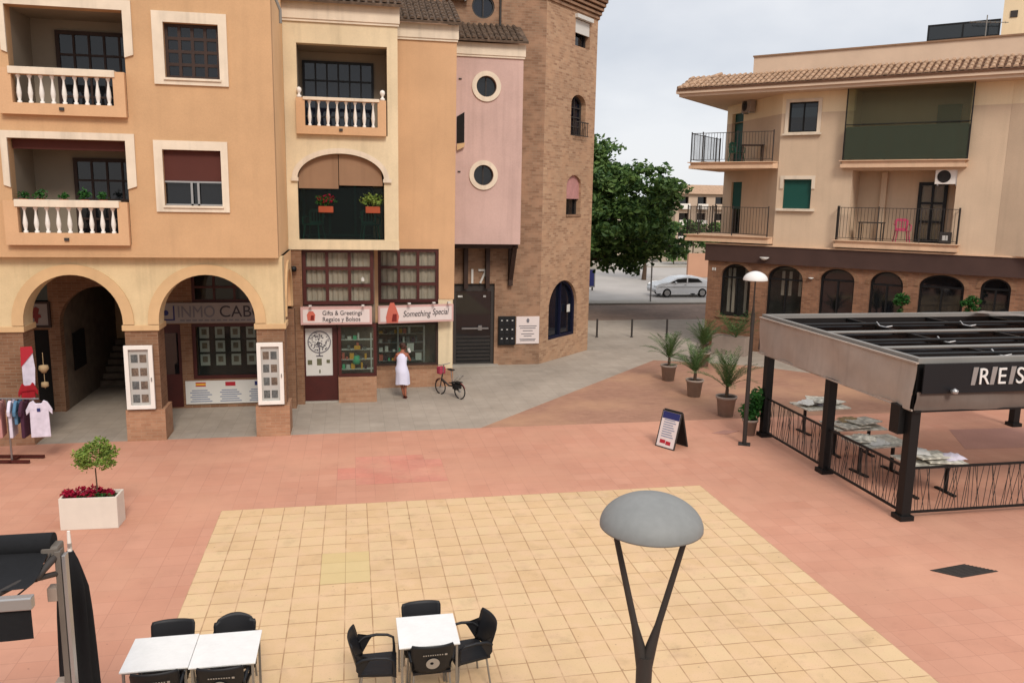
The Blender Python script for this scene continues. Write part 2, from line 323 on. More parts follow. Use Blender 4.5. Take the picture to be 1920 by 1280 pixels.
# ------------------------------------------------------------------ mesh helpers
class MB:
    def __init__(s): s.v = []; s.f = []; s.s = []
    def add(s, vs, fs, smooth=False, mtx=None):
        b = len(s.v)
        s.v += [tuple(mtx @ Vector(p)) if mtx else tuple(p) for p in vs]
        s.f += [tuple(b+i for i in f) for f in fs]; s.s += [smooth]*len(fs)
        return s
    def box(s, x0, x1, y0, y1, z0, z1, mtx=None):
        if x0 > x1: x0, x1 = x1, x0
        if y0 > y1: y0, y1 = y1, y0
        if z0 > z1: z0, z1 = z1, z0
        return s.add([(x0, y0, z0), (x1, y0, z0), (x1, y1, z0), (x0, y1, z0), (x0, y0, z1), (x1, y0, z1), (x1, y1, z1), (x0, y1, z1)],
                     [(0, 3, 2, 1), (4, 5, 6, 7), (0, 1, 5, 4), (1, 2, 6, 5), (2, 3, 7, 6), (3, 0, 4, 7)], False, mtx)
    def tube(s, pts, r, n=8, r2=None, caps=True, smooth=True):
        """round bar through points; r may be a list"""
        pts = [Vector(p) for p in pts]; k = len(pts)
        rs = r if isinstance(r, (list, tuple)) else [r + ((r2 if r2 is not None else r)-r)*i/(k-1) for i in range(k)]
        vs = []; ref = None
        for i, p in enumerate(pts):
            d = (pts[min(i+1, k-1)]-pts[max(i-1, 0)]).normalized()
            if ref is None: ref = Vector((0, 0, 1)) if abs(d.z) < .9 else Vector((1, 0, 0))
            a = d.cross(ref).normalized(); b = d.cross(a).normalized()
            ref = -b if False else ref
            for j in range(n):
                t = 2*PI*j/n
                vs.append(p+a*math.cos(t)*rs[i]+b*math.sin(t)*rs[i])
        fs = [(i*n+j, i*n+(j+1) % n, (i+1)*n+(j+1) % n, (i+1)*n+j) for i in range(k-1) for j in range(n)]
        s.add(vs, fs, smooth)
        if caps: s.add(vs[:n], [tuple(range(n))]); s.add(vs[-n:], [tuple(reversed(range(n)))])
        return s
    def bar(s, p0, p1, w, h=None, mtx=None):
        """square bar"""
        h = h or w; p0 = Vector(p0); p1 = Vector(p1); d = p1-p0; l = d.length
        q = d.to_track_quat('X', 'Z').to_matrix().to_4x4(); q.translation = p0
        if mtx: q = mtx @ q
        return s.box(0, l, -w/2, w/2, -h/2, h/2, q)
    def lathe(s, prof, cx=0, cy=0, n=20, smooth=True, z0=0, arc=2*PI):
        vs = []; k = len(prof)
        for (r, z) in prof:
            for j in range(n):
                t = arc*j/n; vs.append((cx+r*math.cos(t), cy+r*math.sin(t), z0+z))
        fs = [(i*n+j, i*n+(j+1) % n, (i+1)*n+(j+1) % n, (i+1)*n+j) for i in range(k-1) for j in range(n)]
        return s.add(vs, fs, smooth)
    def prism(s, poly, y0, y1, mtx=None):
        """polygon given in (x,z), extruded along y"""
        return s.plate(poly, [], y0, y1, mtx)
    def slabp(s, poly, z0, z1):
        """polygon given in (x,y), extruded along z"""
        mm = Matrix(((1, 0, 0, 0), (0, 0, 1, 0), (0, 1, 0, 0), (0, 0, 0, 1)))
        return s.plate(poly, [], z0, z1, mm)
    def plate(s, outer, holes, y0, y1, mtx=None):
        """(x,z) outline with holes, thickness y0..y1"""
        loops = [outer]+list(holes)
        flat = [p for l in loops for p in l]
        tri = tessellate_polygon([[Vector((p[0], p[1], 0)) for p in l] for l in loops])
        n = len(flat)
        vs = [(p[0], y0, p[1]) for p in flat]+[(p[0], y1, p[1]) for p in flat]
        fs = []
        for t in tri:
            a, b, c = [flat[i] for i in t]
            ar = (b[0]-a[0])*(c[1]-a[1])-(b[1]-a[1])*(c[0]-a[0])
            if abs(ar) < 1e-10: continue
            t2 = tuple(t) if ar > 0 else tuple(reversed(t))
            fs.append(t2); fs.append(tuple(n+i for i in reversed(t2)))
        o = 0
        for li, l in enumerate(loops):
            k = len(l)
            area = sum(l[i][0]*l[(i+1) % k][1]-l[(i+1) % k][0]*l[i][1] for i in range(k))
            for i in range(k):
                a, b = o+i, o+(i+1) % k
                ccw = area > 0
                if li > 0: ccw = not ccw
                fs.append((b, a, n+a, n+b) if ccw else (a, b, n+b, n+a))
            o += k
        return s.add(vs, fs, False, mtx)
    def build(s, name, material, parent=None, bevel=0, loc=None, rotz=0):
        me = bpy.data.meshes.new(name)
        me.from_pydata(s.v, [], s.f)
        for p, sm in zip(me.polygons, s.s): p.use_smooth = sm
        uvl = me.uv_layers.new(name='UVMap')
        for p in me.polygons:
            nx, ny, nz = p.normal
            h = math.hypot(nx, ny)
            for li in p.loop_indices:
                x, y, z = me.vertices[me.loops[li].vertex_index].co
                uvl.data[li].uv = (x, y) if (abs(nz) > .7 or h < 1e-6) else ((-ny*x+nx*y)/h, z)
        me.materials.append(M[material] if isinstance(material, str) else material)
        o = bpy.data.objects.new(name, me)
        col.objects.link(o)
        if parent: o.parent = parent
        if loc: o.location = loc
        if rotz: o.rotation_euler.z = rotz
        if bevel:
            bv = o.modifiers.new('bevel', 'BEVEL'); bv.width = bevel; bv.segments = 2; bv.limit_method = 'ANGLE'
        return o
def thing(name, label, cat, loc=(0, 0, 0), rotz=0, group=None):
    o = bpy.data.objects.new(name, None); col.objects.link(o)
    o.empty_display_size = .2
    o.location = loc; o.rotation_euler.z = rotz
    o['label'] = label; o['category'] = cat
    if group: o['group'] = group
    return o
def tag(o, label, cat, group=None):
    o['label'] = label; o['category'] = cat
    if group: o['group'] = group
    return o
def struct(o, kind='structure'):
    o['kind'] = kind; return o
def dup(root, loc, rotz=None, label=None):
    def cp(o, par):
        c = o.copy(); col.objects.link(c); c.parent = par
        for ch in [q for q in allobj if q.parent == o]: cp(ch, c)
        return c
    allobj = list(col.objects)
    r = cp(root, None)
    r.location = loc
    if rotz is not None: r.rotation_euler.z = rotz
    if label: r['label'] = label
    return r
def rect(x0, x1, z0, z1): return [(x0, z0), (x1, z0), (x1, z1), (x0, z1)]
def archp(x0, x1, z0, zs, zt, n=20):
    """opening with a round or flat-round head: sill z0, spring zs, top zt"""
    c = (x0+x1)/2; a = (x1-x0)/2; b = zt-zs
    return [(x0, z0), (x1, z0)]+[(c+a*math.cos(PI*i/n), zs+b*math.sin(PI*i/n)) for i in range(n+1)]
def ringp(cx, cz, r, n=32): return [(cx+r*math.cos(2*PI*i/n), cz+r*math.sin(2*PI*i/n)) for i in range(n)]
def grid_frame(mb, x0, x1, z0, z1, nx, nz, y0, y1, bar=.04, edge=.06):
    """window sash frame with nx x nz lights, as a plate with holes"""
    holes = []
    w = (x1-x0-2*edge-(nx-1)*bar)/nx; h = (z1-z0-2*edge-(nz-1)*bar)/nz
    for i in range(nx):
        for j in range(nz):
            a = x0+edge+i*(w+bar); b = z0+edge+j*(h+bar)
            holes.append(rect(a, a+w, b, b+h))
    mb.plate(rect(x0, x1, z0, z1), holes, y0, y1)
    return mb
def text_obj(name, body, size, material, parent, loc, depth=.01, align='LEFT', xs=1, rot=(PI/2, 0, 0), shear=0, sp=1.0):
    cu = bpy.data.curves.new(name, 'FONT'); cu.body = body; cu.size = size; cu.extrude = depth/2
    cu.align_x = align; cu.shear = shear; cu.space_character = sp
    tmp = bpy.data.objects.new(name, cu); col.objects.link(tmp)
    bpy.context.view_layer.update()
    me = bpy.data.meshes.new_from_object(tmp.evaluated_get(bpy.context.evaluated_depsgraph_get()))
    col.objects.unlink(tmp); bpy.data.objects.remove(tmp)
    me.materials.clear(); me.materials.append(M[material])
    me.name = name
    o = bpy.data.objects.new(name, me); col.objects.link(o)
    o.parent = parent; o.location = loc; o.rotation_euler = rot; o.scale = (xs, 1, 1)
    return o
def leaves(mb, pts, size, rng, flat=.5):
    for p in pts:
        sz = size*rng.uniform(.6, 1.3)
        d = Vector((rng.gauss(0, 1), rng.gauss(0, 1), rng.gauss(0, .7))).normalized()
        s = d.cross(Vector((rng.gauss(0, 1), rng.gauss(0, 1), rng.gauss(0, 1)))).normalized()
        nn = d.cross(s)*sz*.15
        p = Vector(p)
        a = p-d*sz*.6; b = p+d*sz*.6; c = p+s*sz*.32+nn; e = p-s*sz*.32+nn
        mb.add([a, c, b, e], [(0, 1, 2), (0, 2, 3)])
def clump_points(c, rad, n, rng, shell=.5):
    o = []
    for _ in range(n):
        d = Vector((rng.gauss(0, 1), rng.gauss(0, 1), rng.gauss(0, 1))).normalized()
        r = rng.uniform(shell, 1.0)
        o.append((c[0]+d.x*rad[0]*r, c[1]+d.y*rad[1]*r, c[2]+d.z*rad[2]*r))
    return o
# ------------------------------------------------------------------ ground
def sheet(name, poly, z, material, th=.02):
    o = MB().slabp(poly, z-th, z).build(name, material)
    return struct(o)
sheet('ground', [(-700, -300), (900, -300), (900, 1200), (-700, 1200)], -.02, 'earth', .5)
sheet('plaza_paving', [(-20, 1.0), (40, 1.0), (40, 21.1), (-20, 21.1)], 0.0, 'salmon', .015)
YX0, YX1, YY1 = -2.597, 7.43, 15.95
yo = MB().slabp([(0, 0), (YX1-YX0, 0), (YX1-YX0, 10.075), (0, 10.075)], -.006, .004).build('yellow_paving_square', 'yellow', loc=(YX0, YY1-10.075, 0)); struct(yo)
sheet('tan_paving', [(3.35, 21.1), (30, 21.1), (30, 15.2), (19.1, 24.6), (15.6, 27.9), (11.6, 29.75)], .004, 'salmon2', .018) if False else None
sheet('tan_paving', [(3.35, 21.1), (22.3, 21.1), (15.0, 28.3), (11.6, 29.75)], .0, 'salmon2', .015)
sheet('grey_pavement', [(-20, 21.1), (3.35, 21.1), (11.6, 29.75), (15.0, 28.3), (22.3, 21.1), (40, 21.1), (40, 40.4), (-20, 40.4)], 0.0, 'grey', .012)
sheet('tree_shade_paving', [(-20, 40.4), (60, 40.4), (60, 46.6), (-20, 46.6)], 0.0, 'shadepave', .012)  # strip under the tree, its shade painted in as brown
sheet('rosy_patch', [(0, 17.05), (2.005, 17.05), (2.005, 18.60), (1.604, 18.60), (1.604, 18.99), (0, 18.99), (0, 18.21), (-.401, 18.21), (-.401, 17.44), (0, 17.44)], .004, 'reddish', .006)
sheet('worn_patch', [(15.4, 17.5), (17.2, 17.4), (18.9, 19.1), (16.3, 19.2)], .004, 'darkpave', .006)
# the pale olive repair patch, six paving units
po = brickmat('olive_paving_units', (234, 206, 152), (228, 198, 142), (200, 170, 122), bw=.401, rh=.3875, ms=.006, off=0, var=.05, k=.68)
oo = MB().slabp([(0, 0), (.802, 0), (.802, 1.1625), (0, 1.1625)], 0, .003).build('repaired_paving_patch', po, loc=(YX0+5*.401, YY1-10.075+17*.3875, .005)); struct(oo)
sheet('kerb', [(-20, 46.6), (60, 46.6), (60, 48.1), (-20, 48.1)], .10, 'kerb', .13)
sheet('road', [(-60, 48.1), (120, 48.1), (120, 74), (-60, 74)], -.012, 'asphalt', .02)
sheet('far_pavement', [(-60, 74), (120, 74), (120, 80), (-60, 80)], .10, 'kerb', .13)
sheet('far_plaza', [(8, 49.5), (70, 54), (70, 66), (8, 66)], -.006, 'kerb', .004) if False else None

# ------------------------------------------------------------------ building A: orange block on an arcade
def wb(mb, name, material, parent, bevel=0):
    """geometry given in world metres, parented to a thing standing at its own base"""
    o = mb.build(name, material, parent, bevel)
    root = parent
    if 'category' in root.keys(): o.location = -Vector(root.location)
    return o
def inst(o, parent, loc):
    c = o.copy(); col.objects.link(c); c.parent = parent; c.location = loc; return c
def baluster_proto(h, parent, loc):
    p = [(.05, 0), (.05, .04), (.028, .06), (.045, .14), (.055, .22), (.045, .32), (.024, .46), (.022, .52), (.035, .56), (.05, .58), (.05, .62)]
    k = h/.62
    return MB().lathe([(r, z*k) for r, z in p], n=12).build('baluster', 'white', parent, loc=loc)
A = thing('arcade_building', 'orange plastered apartment block on two brick-pillared round arches at left', 'building', (-5.2, 21.07, 0))
OX = -Vector(A.location)
YA, YU = 21.07, 20.87
# arcade front wall with arches
holes = [archp(-7.74, -5.50, 2.9, 3.02, 4.18), archp(-4.70, -2.40, 2.9, 3.02, 4.18), archp(-10.85, -8.55, 2.9, 3.02, 4.18)]
def plate_arches(y0, y1, x0, x1, z0, z1, arches):
    """wall above the springing: arches cut from its lower edge"""
    out = [(x0, z0)]
    for (a, b, zs, zt) in arches:
        out.append((a, z0))
        c = (a+b)/2; r = (b-a)/2
        for i in range(25):
            t = PI-PI*i/24
            out.append((c+r*math.cos(t), zs+(zt-zs)*math.sin(t)))
        out.append((b, z0))
    out += [(x1, z0), (x1, z1), (x0, z1)]
    return MB().plate(out, [], y0, y1)
AR = [(-10.85, -8.55, 3.02, 4.16), (-7.74, -5.50, 3.02, 4.18), (-4.70, -2.40, 3.02, 4.18)]
wb(plate_arches(YA+.02, YA+.62, -14, -1.72, 2.93, 4.60, AR), 'arcade_wall', 'arcade', A)
for (a, b, zs, zt) in AR:
    mb = MB(); c = (a+b)/2; r = (b-a)/2
    out = [(c+(r+.24)*math.cos(PI*i/24), zs+(zt-zs+.24)*math.sin(PI*i/24)) for i in range(25)]
    inn = [(c+(r-.012)*math.cos(PI*i/24), zs+(zt-zs-.012)*math.sin(PI*i/24)) for i in range(24, -1, -1)]
    mb.plate([(out[0][0], 2.95)]+out+[(out[-1][0], 2.95), (inn[0][0], 2.95)]+inn+[(inn[-1][0], 2.95)], [], YA-.02, YA+.019)
    wb(mb, 'arch_ring', 'ring', A)
for x0, x1 in ((-11.6, -10.9), (-8.52, -7.78), (-5.50, -4.74), (-2.40, -1.72)):
    mb = MB().box(x0, x1, YA+.04, YA+.74, .80, 2.80); pl = wb(mb, 'pillar', 'brickcol', A)
    wb(MB().box(x0-.08, x1+.08, YA-.02, YA+.80, .0, .80), 'plinth', 'brickplinth', pl)
    wb(MB().box(x0-.05, x1+.05, YA-.01, YA+.79, 2.79, 2.93), 'capital', 'ring', pl, .012)
# side arch (facing right) and its wall
mm = Matrix.Rotation(PI/2, 4, 'Z')     # (x,y)->(-y,x): local x runs along +Y
def sideplate(x0, x1, outline, holes=()):
    mb = MB(); mb.plate(outline, list(holes), -x1, -x0, mm); return mb
so = [(21.7, 2.93)]
for i in range(25):
    t = PI-PI*i/24; so.append((22.86+1.0*math.cos(t), 3.02+1.15*math.sin(t)))
so += [(24.29, 2.93), (24.29, 4.6), (21.7, 4.6)]
wb(sideplate(-2.10, -1.73, so), 'side_arch_wall', 'sidewall', A)
so2 = [(22.86+1.2*math.cos(PI*i/24), 3.02+1.38*math.sin(PI*i/24)) for i in range(25)]
so3 = [(22.86+1.0*math.cos(PI*i/24), 3.02+1.14*math.sin(PI*i/24)) for i in range(24, -1, -1)]
wb(sideplate(-1.74, -1.68, so2+so3), 'arch_ring', 'ring', A)
wb(MB().box(-2.15, -1.66, 23.86, 24.28, 0, 2.93), 'pillar', 'brickcol', A)
# back wall of the arcade with shop and passage openings
BW = 24.30
bh = [archp(-8.0, -5.75, .0, 2.5, 3.55), rect(-9.1, -8.3, .0, 2.35), rect(-4.55, -1.95, .84, 2.47), rect(-5.62, -4.82, .02, 2.46) if False else rect(-5.45, -4.85, .02, 2.46), rect(-4.5, -2.0, 3.08, 3.95)]
wb(MB().plate([(-14, 0), (-8.0, 0)]+[(-8.0, 2.5)]+[(-6.875+1.125*math.cos(PI-PI*i/20), 2.5+1.05*math.sin(PI-PI*i/20)) for i in range(21)]+[(-5.75, 0), (-2.12, 0), (-2.12, 4.6), (-14, 4.6)],
   [rect(-9.1, -8.3, .02, 2.35), rect(-4.55, -2.18, .84, 2.47), rect(-5.45, -4.85, .02, 2.46), rect(-4.5, -2.18, 3.08, 3.95), rect(-9.0, -8.25, 3.1, 4.0)], BW, BW+.3), 'arcade_back_wall', 'brickcol', A)
wb(MB().box(-8.75, -8.05, BW-.03, BW-.005, 0, 2.6), 'brick_facing', 'brickcol', A) if False else None
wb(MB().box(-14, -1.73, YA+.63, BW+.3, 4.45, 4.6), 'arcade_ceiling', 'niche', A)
# passage tunnel with steps
tb = MB()
tb.box(-8.15, -8.0, BW+.31, BW+9, 0, 3.7).box(-5.75, -5.6, BW+.31, BW+9, 0, 3.7).box(-8.15, -5.6, BW+9, BW+9.2, 0, 4.5).box(-8.15, -5.6, BW+.31, BW+9.2, 3.62, 3.8)
wb(tb, 'passage_lining', 'interior', A)
for k in range(9):
    wb(MB().box(-7.99, -5.76, BW+3.2+k*.32, BW+9, k*.17 if k == 0 else k*.17+.001, (k+1)*.17), 'step', 'interior', A)
wb(MB().box(-7.99, -7.95, BW+.9, BW+1.9, 1.0, 2.1), 'notice_board', 'dark', A)
# letting office shop window
fr = wb(grid_frame(MB(), -4.55, -2.18, .84, 2.47, 1, 1, BW+.05, BW+.13, edge=.10), 'shop_window', 'wood', A)
wb(MB().box(-4.46, -2.27, BW+.085, BW+.095, .93, 2.38), 'pane', 'shopglass', fr)
wb(MB().box(-4.44, -2.2, BW+.29, BW+.33, .85, 2.46), 'window_backing', 'dark', fr)
crd = MB(); crp = MB()
for i in range(5):
    for j in range(3):
        x = -4.36+i*.43; z = 1.22+j*.40
        crd.box(x, x+.26, BW+.14, BW+.15, z, z+.33); crp.box(x+.06, x+.20, BW+.13, BW+.139, z+.10, z+.27)
cobj = wb(crd, 'property_cards', 'paper', fr); wb(crp, 'card_photos', 'photo2', fr)
fr = wb(grid_frame(MB(), -4.5, -2.18, 3.08, 3.95, 4, 2, BW+.04, BW+.12, bar=.06, edge=.08), 'transom_window', 'wood', A)
wb(MB().box(-4.45, -2.22, BW+.075, BW+.085, 3.12, 3.91), 'pane', 'glassdk', fr)
dr = wb(MB().box(-5.45, -4.85, BW+.06, BW+.12, .02, 2.46), 'door', 'wood', A)
wb(MB().box(-5.36, -4.94, BW+.045, BW+.058, 1.0, 2.2), 'door_pane', 'glassdk', dr)
dr = wb(MB().box(-9.1, -8.3, BW+.16, BW+.22, .02, 2.35), 'door', 'dark', A)
wb(MB().box(-9.0, -8.25, BW+.1, BW+.14, 3.1, 4.0), 'transom_window', 'glassdk', A)
wb(MB().box(-8.95, -8.30, BW-.06, BW-.005, 2.42, 3.02), 'fascia_box', 'dark', A) if False else None
# upper storeys
def tri_wall(y0, y1): pass
wins = [rect(-4.19, -2.98, 8.77, 10.0), rect(-4.35, -3.04, 5.84, 7.14)]
nich = [rect(-7.50, -5.05, 7.84, 10.2), rect(-7.66, -5.15, 4.9, 7.31)]
wb(MB().plate(rect(-14, -1.79, 4.60, 13.6), wins+nich, YU, YU+.3), 'wall', 'orange', A)
wb(MB().box(-14, -1.66, YU-.05, YU-.003, 4.60, 4.70) if False else MB().box(-14, -1.785, YU-.02, YU-.003, 4.60, 4.66), 'drip_edge', 'orange', A)
wb(MB().plate([(YU+.302, 4.605), (24.28, 4.605), (24.28, 13.6), (YU+.302, 13.6)], [], 1.79, 2.10, mm) if False else sideplate(-2.1, -1.792, [(YU+.302, 4.605), (24.28, 4.605), (24.28, 13.6), (YU+.302, 13.6)]), 'side_wall', 'sidewall', A)
wb(MB().box(-14, -2.11, YU+.31, 30, 13.3, 13.5), 'roof', 'roofdk', A)
wb(MB().box(-14, -13.7, YU+.31, 30, 0, 13.3).box(-13.69, -2.11, 29.7, 30, 0, 13.3), 'rear_wall', 'orange', A)
# gutter pipe at the corner
wb(MB().tube([(-1.70, YU+.36, 13.4), (-1.70, YU+.36, 10.75), (-1.60, YU+.42, 10.5), (-1.60, YU+.42, 10.2)], .035), 'drain_pipe', 'rail', A)
def niche(x0, x1, z0, z1, door, blind=None):
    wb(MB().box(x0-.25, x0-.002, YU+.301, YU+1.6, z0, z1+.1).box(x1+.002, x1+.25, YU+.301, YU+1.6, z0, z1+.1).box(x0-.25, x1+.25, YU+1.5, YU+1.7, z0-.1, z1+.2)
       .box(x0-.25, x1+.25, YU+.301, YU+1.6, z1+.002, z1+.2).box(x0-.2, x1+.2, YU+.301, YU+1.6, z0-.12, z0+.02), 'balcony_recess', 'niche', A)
    f = wb(grid_frame(MB(), *door, YU+1.42, YU+1.49, bar=.05, edge=.09), 'french_window', 'wooddk', A)
    wb(MB().box(door[0]+.05, door[1]-.05, YU+1.45, YU+1.46, door[2]+.05, door[3]-.05), 'pane', 'glassdk', f)
niche(-7.50, -5.05, 7.84, 10.2, (-6.95, -5.10, 7.86, 9.95, 5, 4))
niche(-7.66, -5.15, 4.9, 7.31, (-6.75, -5.20, 4.92, 6.95, 4, 4))
wb(MB().box(-7.64, -5.17, YU+.2, YU+.23, 7.08, 7.30), 'awning_roll', 'blindbrown', A)
def trim(xa, xb, za, zb, xi0, xi1, zt, legz, y=YU):
    """cream surround of a balcony: a head and two legs"""
    wb(MB().plate([(xa, legz), (xi0, legz-.05), (xi0, zt), (xi1, zt), (xi1, legz-.05), (xb, legz+.02), (xb, zb), (xa, zb)], [], y-.05, y-.002), 'balcony_surround', 'cream', A)
trim(-7.62, -4.86, 0, 10.42, -7.50, -5.05, 10.2, 9.22)
trim(-7.80, -4.95, 0, 7.47, -7.66, -5.15, 7.31, 6.25)
def parapet(x0, x1, z0, z1, cx0, cx1, cz0, cz1, parent, y, mname, n, depth=.18, railm='cream'):
    p = wb(MB().plate(rect(x0, x1, z0, z1), [rect(cx0, cx1, cz0, cz1)], y, y+depth), 'parapet', mname, parent)
    wb(MB().box(cx0-.05, cx1+.05, y-.03, y+depth+.03, cz1+.002, z1+.03), 'handrail', railm, p, .01)
    wb(MB().box(x0+(x1-x0)*.47, x0+(x1-x0)*.47+.10, y-.04, y-.002, z0+.10, z0+.17), 'drain_spout', 'iron', p)
    h = cz1-cz0
    first = None
    for k in range(n):
        x = cx0+(cx1-cx0)*(k+.5)/n
        if first is None:
            first = baluster_proto(h, p, (x, y+depth/2, cz0)); 
        else: inst(first, p, (x, y+depth/2, cz0))
    return p
parapet(-7.72, -5.06, 7.83, 8.83, -7.43, -5.31, 8.08, 8.70, A, YU-.15, 'orange2', 9)
parapet(-7.82, -5.16, 4.89, 5.90, -7.53, -5.39, 5.17, 5.76, A, YU-.15, 'orange2', 9)
def win_trim(xo0, xo1, zo0, zo1, xi0, xi1, zi0, zi1, parent=A, y=YU):
    t = wb(MB().plate(rect(xo0, xo1, zo0, zo1), [rect(xi0, xi1, zi0, zi1)], y-.05, y-.002), 'window', 'cream', parent)
    wb(MB().box(xi0-.03, xi1+.03, y-.09, y-.052, zi0-.05, zi0), 'sill', 'cream', t)
    return t
t = win_trim(-4.43, -2.79, 8.62, 10.24, -4.19, -2.98, 8.77, 10.0)
g = wb(grid_frame(MB(), -4.19, -2.98, 8.77, 10.0, 4, 4, YU+.12, YU+.17, bar=.07, edge=.07), 'sash', 'wooddk', t)
wb(MB().box(-4.18, -2.99, YU+.15, YU+.158, 8.78, 9.99), 'pane', 'glassdk', t)
t = win_trim(-4.54, -2.88, 5.69, 7.35, -4.35, -3.04, 5.84, 7.14)
wb(MB().box(-4.35, -3.04, YU+.10, YU+.12, 6.42, 7.14), 'roller_blind', 'blindbrown', t)
wb(MB().box(-4.35, -3.04, YU+.15, YU+.158, 5.85, 7.13), 'pane', 'glassdk', t)
wb(MB().box(-4.35, -3.04, YU+.06, YU+.09, 6.38, 6.42).box(-3.77, -3.72, YU+.06, YU+.09, 5.84, 6.38).box(-3.62, -3.57, YU+.06, YU+.09, 5.84, 6.38).box(-4.35, -3.04, YU+.06, YU+.09, 5.84, 5.88), 'sash', 'alu', t)
# dark backing room behind the windows so that panes read dark
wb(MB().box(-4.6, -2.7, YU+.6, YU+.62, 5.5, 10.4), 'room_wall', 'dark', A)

# ------------------------------------------------------------------ building B: cream block with loggia and shop
B = thing('loggia_building', 'cream block with tiled eave, loggia balcony over a wide arched opening above a brown shopfront', 'building', (-.2, 24.3, 0))
YB = 24.3
aw = archp(-1.49, .95, 4.88, 6.62, 7.33, 28)
wb(MB().plate(rect(-1.79, 1.36, 4.60, 11.3), [rect(-1.43, 1.06, 7.85, 10.30), aw], YB, YB+.3), 'wall', 'creamwall', B)
ro = MB(); 
wb(MB().box(-1.79, 1.35, YB+.301, YB+3, 11.0, 11.3).box(-1.79, 1.36, YB+.301, YB+6, 4.60, 4.74).box(1.16, 1.359, YB+.301, YB+6, 4.75, 11.0).box(-1.789, -1.6, YB+.301, YB+6, 4.75, 11.0), 'side_wall', 'creamwall', B)
wb(MB().box(-1.79, 1.42, YB-.08, YB-.002, 10.93, 11.38).box(-1.79, 1.40, YB-.05, YB-.001, 10.86, 10.93), 'cornice', 'cream', B)
# loggia room
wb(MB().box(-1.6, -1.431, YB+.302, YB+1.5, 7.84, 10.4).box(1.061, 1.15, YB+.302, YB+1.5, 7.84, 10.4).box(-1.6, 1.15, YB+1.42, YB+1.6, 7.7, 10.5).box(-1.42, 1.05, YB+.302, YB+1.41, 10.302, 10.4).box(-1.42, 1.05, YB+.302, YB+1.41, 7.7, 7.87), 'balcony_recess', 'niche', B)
f = wb(grid_frame(MB(), -1.35, .72, 7.9, 10.05, 6, 4, YB+1.35, YB+1.41, bar=.05, edge=.07), 'french_window', 'bluesign' if False else 'blackplastic', B)
wb(MB().box(-1.33, .70, YB+1.38, YB+1.39, 7.92, 10.03), 'pane', 'glassbl', f)
p = parapet(-1.47, 1.02, 7.84, 8.82, -1.23, .78, 8.07, 8.76, B, YB-.16, 'orange2', 8)
for x in (-1.38, .92):
    wb(MB().lathe([(.0, 8.82), (.07, 8.82), (.07, 8.88), (.035, 8.90), (.03, 8.94), (.06, 8.98), (.075, 9.03), (.06, 9.09), (0, 9.12)], x, YB-.07, n=14), 'finial', 'white', p)
# arch surround, room behind it
oc = [( -.27+1.37*math.cos(PI*i/28), 6.62+.86*math.sin(PI*i/28)) for i in range(29)]
ic = [( -.27+1.22*math.cos(PI*i/28), 6.62+.71*math.sin(PI*i/28)) for i in range(28, -1, -1)]
wb(MB().plate(oc+ic, [], YB-.05, YB-.002), 'arch_surround', 'cream', B)
wb(MB().box(-1.66, -1.46, YB-.08, YB-.051, 6.54, 6.64), 'impost', 'cream', B); wb(MB().box(.92, 1.16, YB-.08, YB-.051, 6.54, 6.64), 'impost', 'cream', B)
wb(MB().box(-1.79, 1.37, YB-.04, YB-.003, 4.60, 4.86), 'sill_band', 'creamwall', B)
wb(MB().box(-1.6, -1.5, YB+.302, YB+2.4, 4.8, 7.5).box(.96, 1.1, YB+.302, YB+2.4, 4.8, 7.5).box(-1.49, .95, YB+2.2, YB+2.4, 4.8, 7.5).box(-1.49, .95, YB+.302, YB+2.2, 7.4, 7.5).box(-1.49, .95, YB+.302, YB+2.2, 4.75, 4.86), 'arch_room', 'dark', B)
bl = MB()
bz = [(x, 6.62+.70*math.sqrt(max(0, 1-((x+.27)/1.21)**2))) for x in [-1.47+i*.08 for i in range(15)]]
bl.plate([(-1.47, 6.34), (-.35, 6.34)]+[(q[0], q[1]) for q in reversed(bz)], [], YB+.12, YB+.14)
bz = [(x, 6.62+.70*math.sqrt(max(0, 1-((x+.27)/1.21)**2))) for x in [-.33+i*.08 for i in range(16)]]
bl2 = MB().plate([(-.33, 6.44), (.92, 6.44)]+[(q[0], q[1]) for q in reversed(bz)], [], YB+.11, YB+.13)
wb(bl, 'roller_blind', 'blindtan', B); wb(bl2, 'roller_blind', 'blindtan', B)
wb(MB().box(-1.46, .93, YB+.24, YB+.25, 4.9, 6.4), 'balcony_screen', 'greendeep', B)
wb(grid_frame(MB(), -1.49, .95, 4.88, 6.6, 3, 1, YB+2.1, YB+2.18, bar=.08, edge=.08), 'french_window', 'greendk', B)
